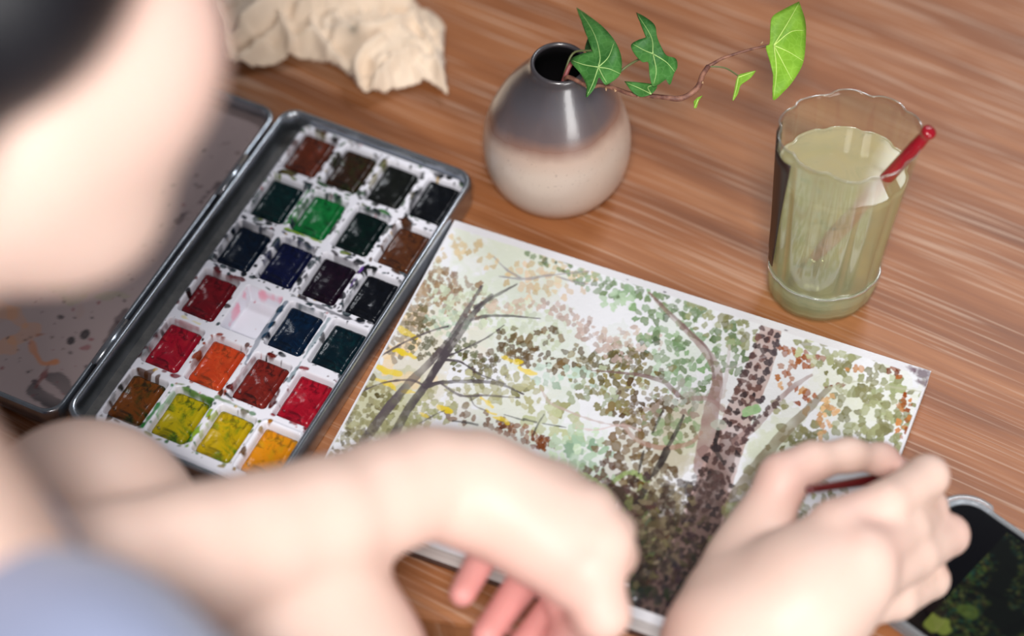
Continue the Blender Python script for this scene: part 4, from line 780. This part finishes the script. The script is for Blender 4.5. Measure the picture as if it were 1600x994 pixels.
B.chain([RM['pinky'], Q(1400, 934, .044), Q(1455, 906, .032), Q(1425, 900, .020), Q(1380, 905, .021)], [.0105, .0092, .0080, .0070, .0062], .0025)
B.chain([Q(1165, 880, .050), Q(1224, 748, .066), Q(1268, 722, .067), Q(1326, 711, .064), Q(1378, 718, .054), Q(1396, 730, .046)], [.0160, .0102, .0080, .0066, .0064, .0054], .006)   # thumb
# ---- legs
HIPL, HIPR = np.array([-.33, .14, -.215]), np.array([-.19, .10, -.215]); KL = Q(140, 800, .085); KR = Q(460, 1065, .078)
KL = np.array([KL[0], min(KL[1], .500), KL[2]])
B.chain([HIPL, KL], [.078, .040], .02); B.chain([HIPR, KR], [.078, .048], .02)
B.ell(KL, (.040, .040, .046), None, .02); B.ell(KR, (.050, .047, .052), None, .02)
for Kn, An in ((KL, np.array([-.26, .36, -.31])), (KR, np.array([-.05, .34, -.31]))):
    B.chain([Kn + np.array([0, -.006, -.01]), Kn * .62 + An * .38 + np.array([0, -.028, 0]), An], [.046, .046, .028], .015)
    B.chain([An + np.array([0, -.02, -.02]), An + np.array([.01, .07, -.030]), An + np.array([.012, .14, -.034])], [.026, .026, .018], .012, flat=((0, 0, 1), .75))
# ---- torso, neck, head
PEL = np.array([-.26, .08, -.22]); CHE = np.array([-.245, .235, .115]); NB = CP + (FW + RT * ((-240 - 800) / FPX) + UP * ((497 - 900) / FPX)) * .72
B.ell(PEL, (.155, .11, .12), None, .03)
B.chain([PEL, PEL * .5 + CHE * .5, CHE, NB], [.115, .108, .120, .055], .04)
B.chain([LSH, NB, RSH], [.047, .052, .047], .03)
FD = np.array([.68, .42, -.60]); FD /= np.linalg.norm(FD)
CR = UP.copy(); CR -= CR @ FD * FD; CR /= np.linalg.norm(CR); SD = np.cross(FD, CR)      # face, crown, side
dcam = .665
HC = CP + (FW + RT * ((-122 - 800) / FPX) + UP * ((497 + 105) / FPX)) * dcam
def hp(f, c, s_): return HC + FD * f + CR * c + SD * s_
M3 = np.array([FD, CR, SD])
B.chain([NB, hp(-.040, -.080, 0)], [.050, .043], .015)
B.ell(hp(-.012, .030, 0), (.096, .088, .076), M3, .02)
B.ell(hp(.020, -.034, 0), (.064, .066, .061), M3, .02)
B.ell(hp(.055, -.076, 0), (.026, .022, .026), M3, .025)
for sg in (-1, 1):
    B.ell(hp(.050, -.030, sg * .036), (.026, .030, .026), M3, .02)                    # cheeks
    B.ell(hp(.094, .008, sg * .031), (.014, .011, .016), M3, .008, sub=True)          # eye sockets
    B.ell(hp(.078, .008, sg * .031), (.013, .012, .014), M3, .003)                    # eyes
    B.ell(hp(.080, .026, sg * .030), (.012, .008, .024), M3, .010)                    # brows
    B.ell(hp(-.004, -.012, sg * .072), (.020, .031, .007), M3, .005); B.ell(hp(-.002, -.010, sg * .078), (.010, .018, .005), M3, .004, sub=True)   # ears
B.chain([hp(.084, .010, 0), hp(.102, -.024, 0)], [.007, .010], .008); B.chain([hp(.088, -.030, -.010), hp(.088, -.030, .010)], [.008, .008], .006)
B.chain([hp(.080, -.049, -.018), hp(.088, -.047, 0), hp(.080, -.049, .018)], [.004, .0058, .004], .005); B.chain([hp(.079, -.056, -.015), hp(.086, -.056, 0), hp(.079, -.056, .015)], [.004, .0062, .004], .004)
V, F = B.mesh(); V = relax(V, F, 2, .45)
t = NT('skin'); a = t.new('ShaderNodeAttribute', attribute_name='paint'); n_ = t.noise(t.coords(), 60, 3, .5)
c_ = t.mix(t.ramp(n_, [(.4, (0, 0, 0)), (.7, (60, 60, 60))]), a.outputs['Color'], (226, 160, 140)); t.set(color=c_, rough=.48, spec=.4, sss=.12); t.p.inputs['Subsurface Radius'].default_value = (1, .35, .2); t.p.inputs['Subsurface Scale'].default_value = .006
t.bump(t.noise(t.coords(), 700, 2), .08, .0004); SKIN = t.m
skin0 = lin((230, 200, 186)); pink = lin((214, 146, 142)); cs = np.tile(skin0, (len(V), 1))
for P, r, k in [(Q(742, 915, .062), .030, .8), (Q(765, 985, .056), .035, .9), (Q(812, 1010, .058), .035, .9), (Q(868, 1015, .062), .03, .7), (Q(1395, 760, .032), .02, .6), (Q(1392, 735, .044), .016, .5), (Q(1222, 752, .066), .018, .35), (Q(1482, 836, .042), .014, .25), (Q(1362, 855, .080), .014, .3), (Q(1315, 805, .078), .014, .3), (LM['index'], .02, .15), (hp(.052, -.03, .05), .03, .25)]:
    m_ = (np.exp(-(np.linalg.norm(V - P, axis=1) / r) ** 2) * k)[:, None]; cs = cs * (1 - m_) + pink * m_
for P, r in [(hp(.084, -.056, 0), .016)]:
    m_ = (np.exp(-(np.linalg.norm(V - P, axis=1) / r) ** 2) * .7)[:, None]; cs = cs * (1 - m_) + lin((190, 90, 90)) * m_
root = empty('person', (PEL[0], PEL[1], -.36), label='black-haired person in a pale blue T-shirt leaning over the page, painting with one hand', cat='person')
mesh_obj('body', V, F, SKIN, root, world=True, cols=cs)
# irises, lips stay part of the face
for sg in (-1, 1):
    bm = bmesh.new(); bmesh.ops.create_uvsphere(bm, u_segments=14, v_segments=8, radius=.0055); bmesh.ops.translate(bm, verts=bm.verts, vec=Vector(hp(.0865, .006, sg * .031)))
    bm_obj('eye', bm, simple('iris_dark', (30, 20, 16), rough=.1), root, world=True)
# ---- nails on the visible finger tips

# ---- shirt
S_ = Field(axis((-.50, .02, .0045)), axis((-.10, .46, .0045)), axis((-.30, .40, .0045)))
o_ = .016
S_.ell(PEL + np.array([0, 0, .06]), (.155, .118, .13), None, .03)
S_.chain([PEL * .7 + CHE * .3, PEL * .5 + CHE * .5, CHE, NB - np.array([.0, .014, .030])], [.128, .126, .134, .064], .04)
S_.chain([LSH, NB - np.array([0, .012, .022]), RSH], [.047 + o_, .046 + o_, .045 + o_], .03)
S_.chain([LSH, LSH * .45 + LEL * .55], [.060, .062], .02); S_.chain([RSH, RSH * .45 + REL * .55], [.060, .065], .02)
G = np.meshgrid(S_.x, S_.y, S_.z, indexing='ij'); S_.F += (.0025 * np.sin(G[0] * 70 + 14 * G[2] + 2 * np.sin(G[1] * 40)) * np.sin(G[2] * 55 + G[1] * 30)).astype(np.float32); del G
V, F = S_.mesh(); V = relax(V, F, 2, .5)
t = NT('pale_blue_cotton'); t.set(color=t.mix(t.ramp(t.noise(t.coords(), 8), [(.3, (0, 0, 0)), (.7, (60, 60, 60))]), (138, 148, 178), (122, 132, 166)), rough=.9, sheen=.3); t.bump(t.noise(t.coords(), 900, 2), .2, .0005)
mesh_obj('shirt', V, F, t.m, root, world=True, label='pale blue-grey cotton T-shirt')
# ---- shorts
S_ = Field(axis((-.46, .0, .005)), axis((-.10, .42, .005)), axis((-.36, .06, .005)))
S_.ell(PEL, (.168, .122, .13), None, .03)
for Hp, Kn in ((HIPL, KL), (HIPR, KR)): S_.chain([Hp, Hp * .55 + Kn * .45], [.090, .080], .02)
V, F = S_.mesh(); V = relax(V, F, 2, .5); mesh_obj('shorts', V, F, simple('dark_cloth', (40, 42, 52), rough=.9), root, world=True, label='dark shorts')
# ---- hair: cap with combed strands, tied low behind the neck
S_ = Field(axis((-.42, .06, .0030)), axis((.25, .66, .0030)), axis((.15, .56, .0030)))
S_.ell(hp(-.020, .040, 0), (.104, .097, .092), M3, .02); S_.ell(hp(-.045, -.010, 0), (.072, .080, .084), M3, .02)
S_.chain([hp(-.07, -.05, 0), hp(-.105, -.085, 0), CP + (FW + RT * ((-60 - 800) / FPX) + UP * ((497 - 800) / FPX)) * .70], [.040, .028, .020], .02)
for sg in (-1, 1): S_.ell(hp(-.020, .0, sg * .052), (.050, .060, .046), M3, .012); S_.ell(hp(-.058, -.052, sg * .046), (.045, .052, .036), M3, .012)
S_.ell(hp(.150, -.092, 0), (.130, .125, .135), M3, .012, sub=True)
V, F = S_.mesh(); V = relax(V, F, 2, .5)
t = NT('black_hair'); v = t.coords(); mpp = t.new('ShaderNodeMapping'); t.link(v, mpp.inputs[0]); mpp.inputs['Scale'].default_value = (500, 60, 300); n_ = t.noise(mpp.outputs[0], 1, 3); t.set(color=(16, 17, 24), rough=.42, spec=.5); t.bump(n_, .5, .001)
hair = mesh_obj('hair', V, F, t.m, root, world=True, label='black hair tied back')
bm = bmesh.new(); random.seed(4)
for k in range(70):
    sg = random.choice([-1, 1]); q = random.uniform(-.8, .95) * 1.0; ln = []
    for u in np.linspace(0, 1, 9):
        th = -.9 + 2.9 * u; ln.append(hp(-.020 - .1045 * math.sin(th - .6) * math.cos(q), .040 + .0975 * math.cos(th - .6) * math.cos(q), .088 * math.sin(q)))
    tube(bm, ln, [.0002] + [.0006] * 7 + [.0002], 5, 18)
tag(bm_obj('loose_strands', bm, t.m, hair, world=True), kind='stuff')
# the brush held between thumb and fingers
brush('paintbrush', Q(1448, 736, .0150), Q(1262, 766, .074), 'thin red paintbrush gripped in the right hand over the page', .012, .0024, rend=.0018, bcol=(40, 34, 30), hm=simple('maroon_lacquer', (96, 18, 24), rough=.3))
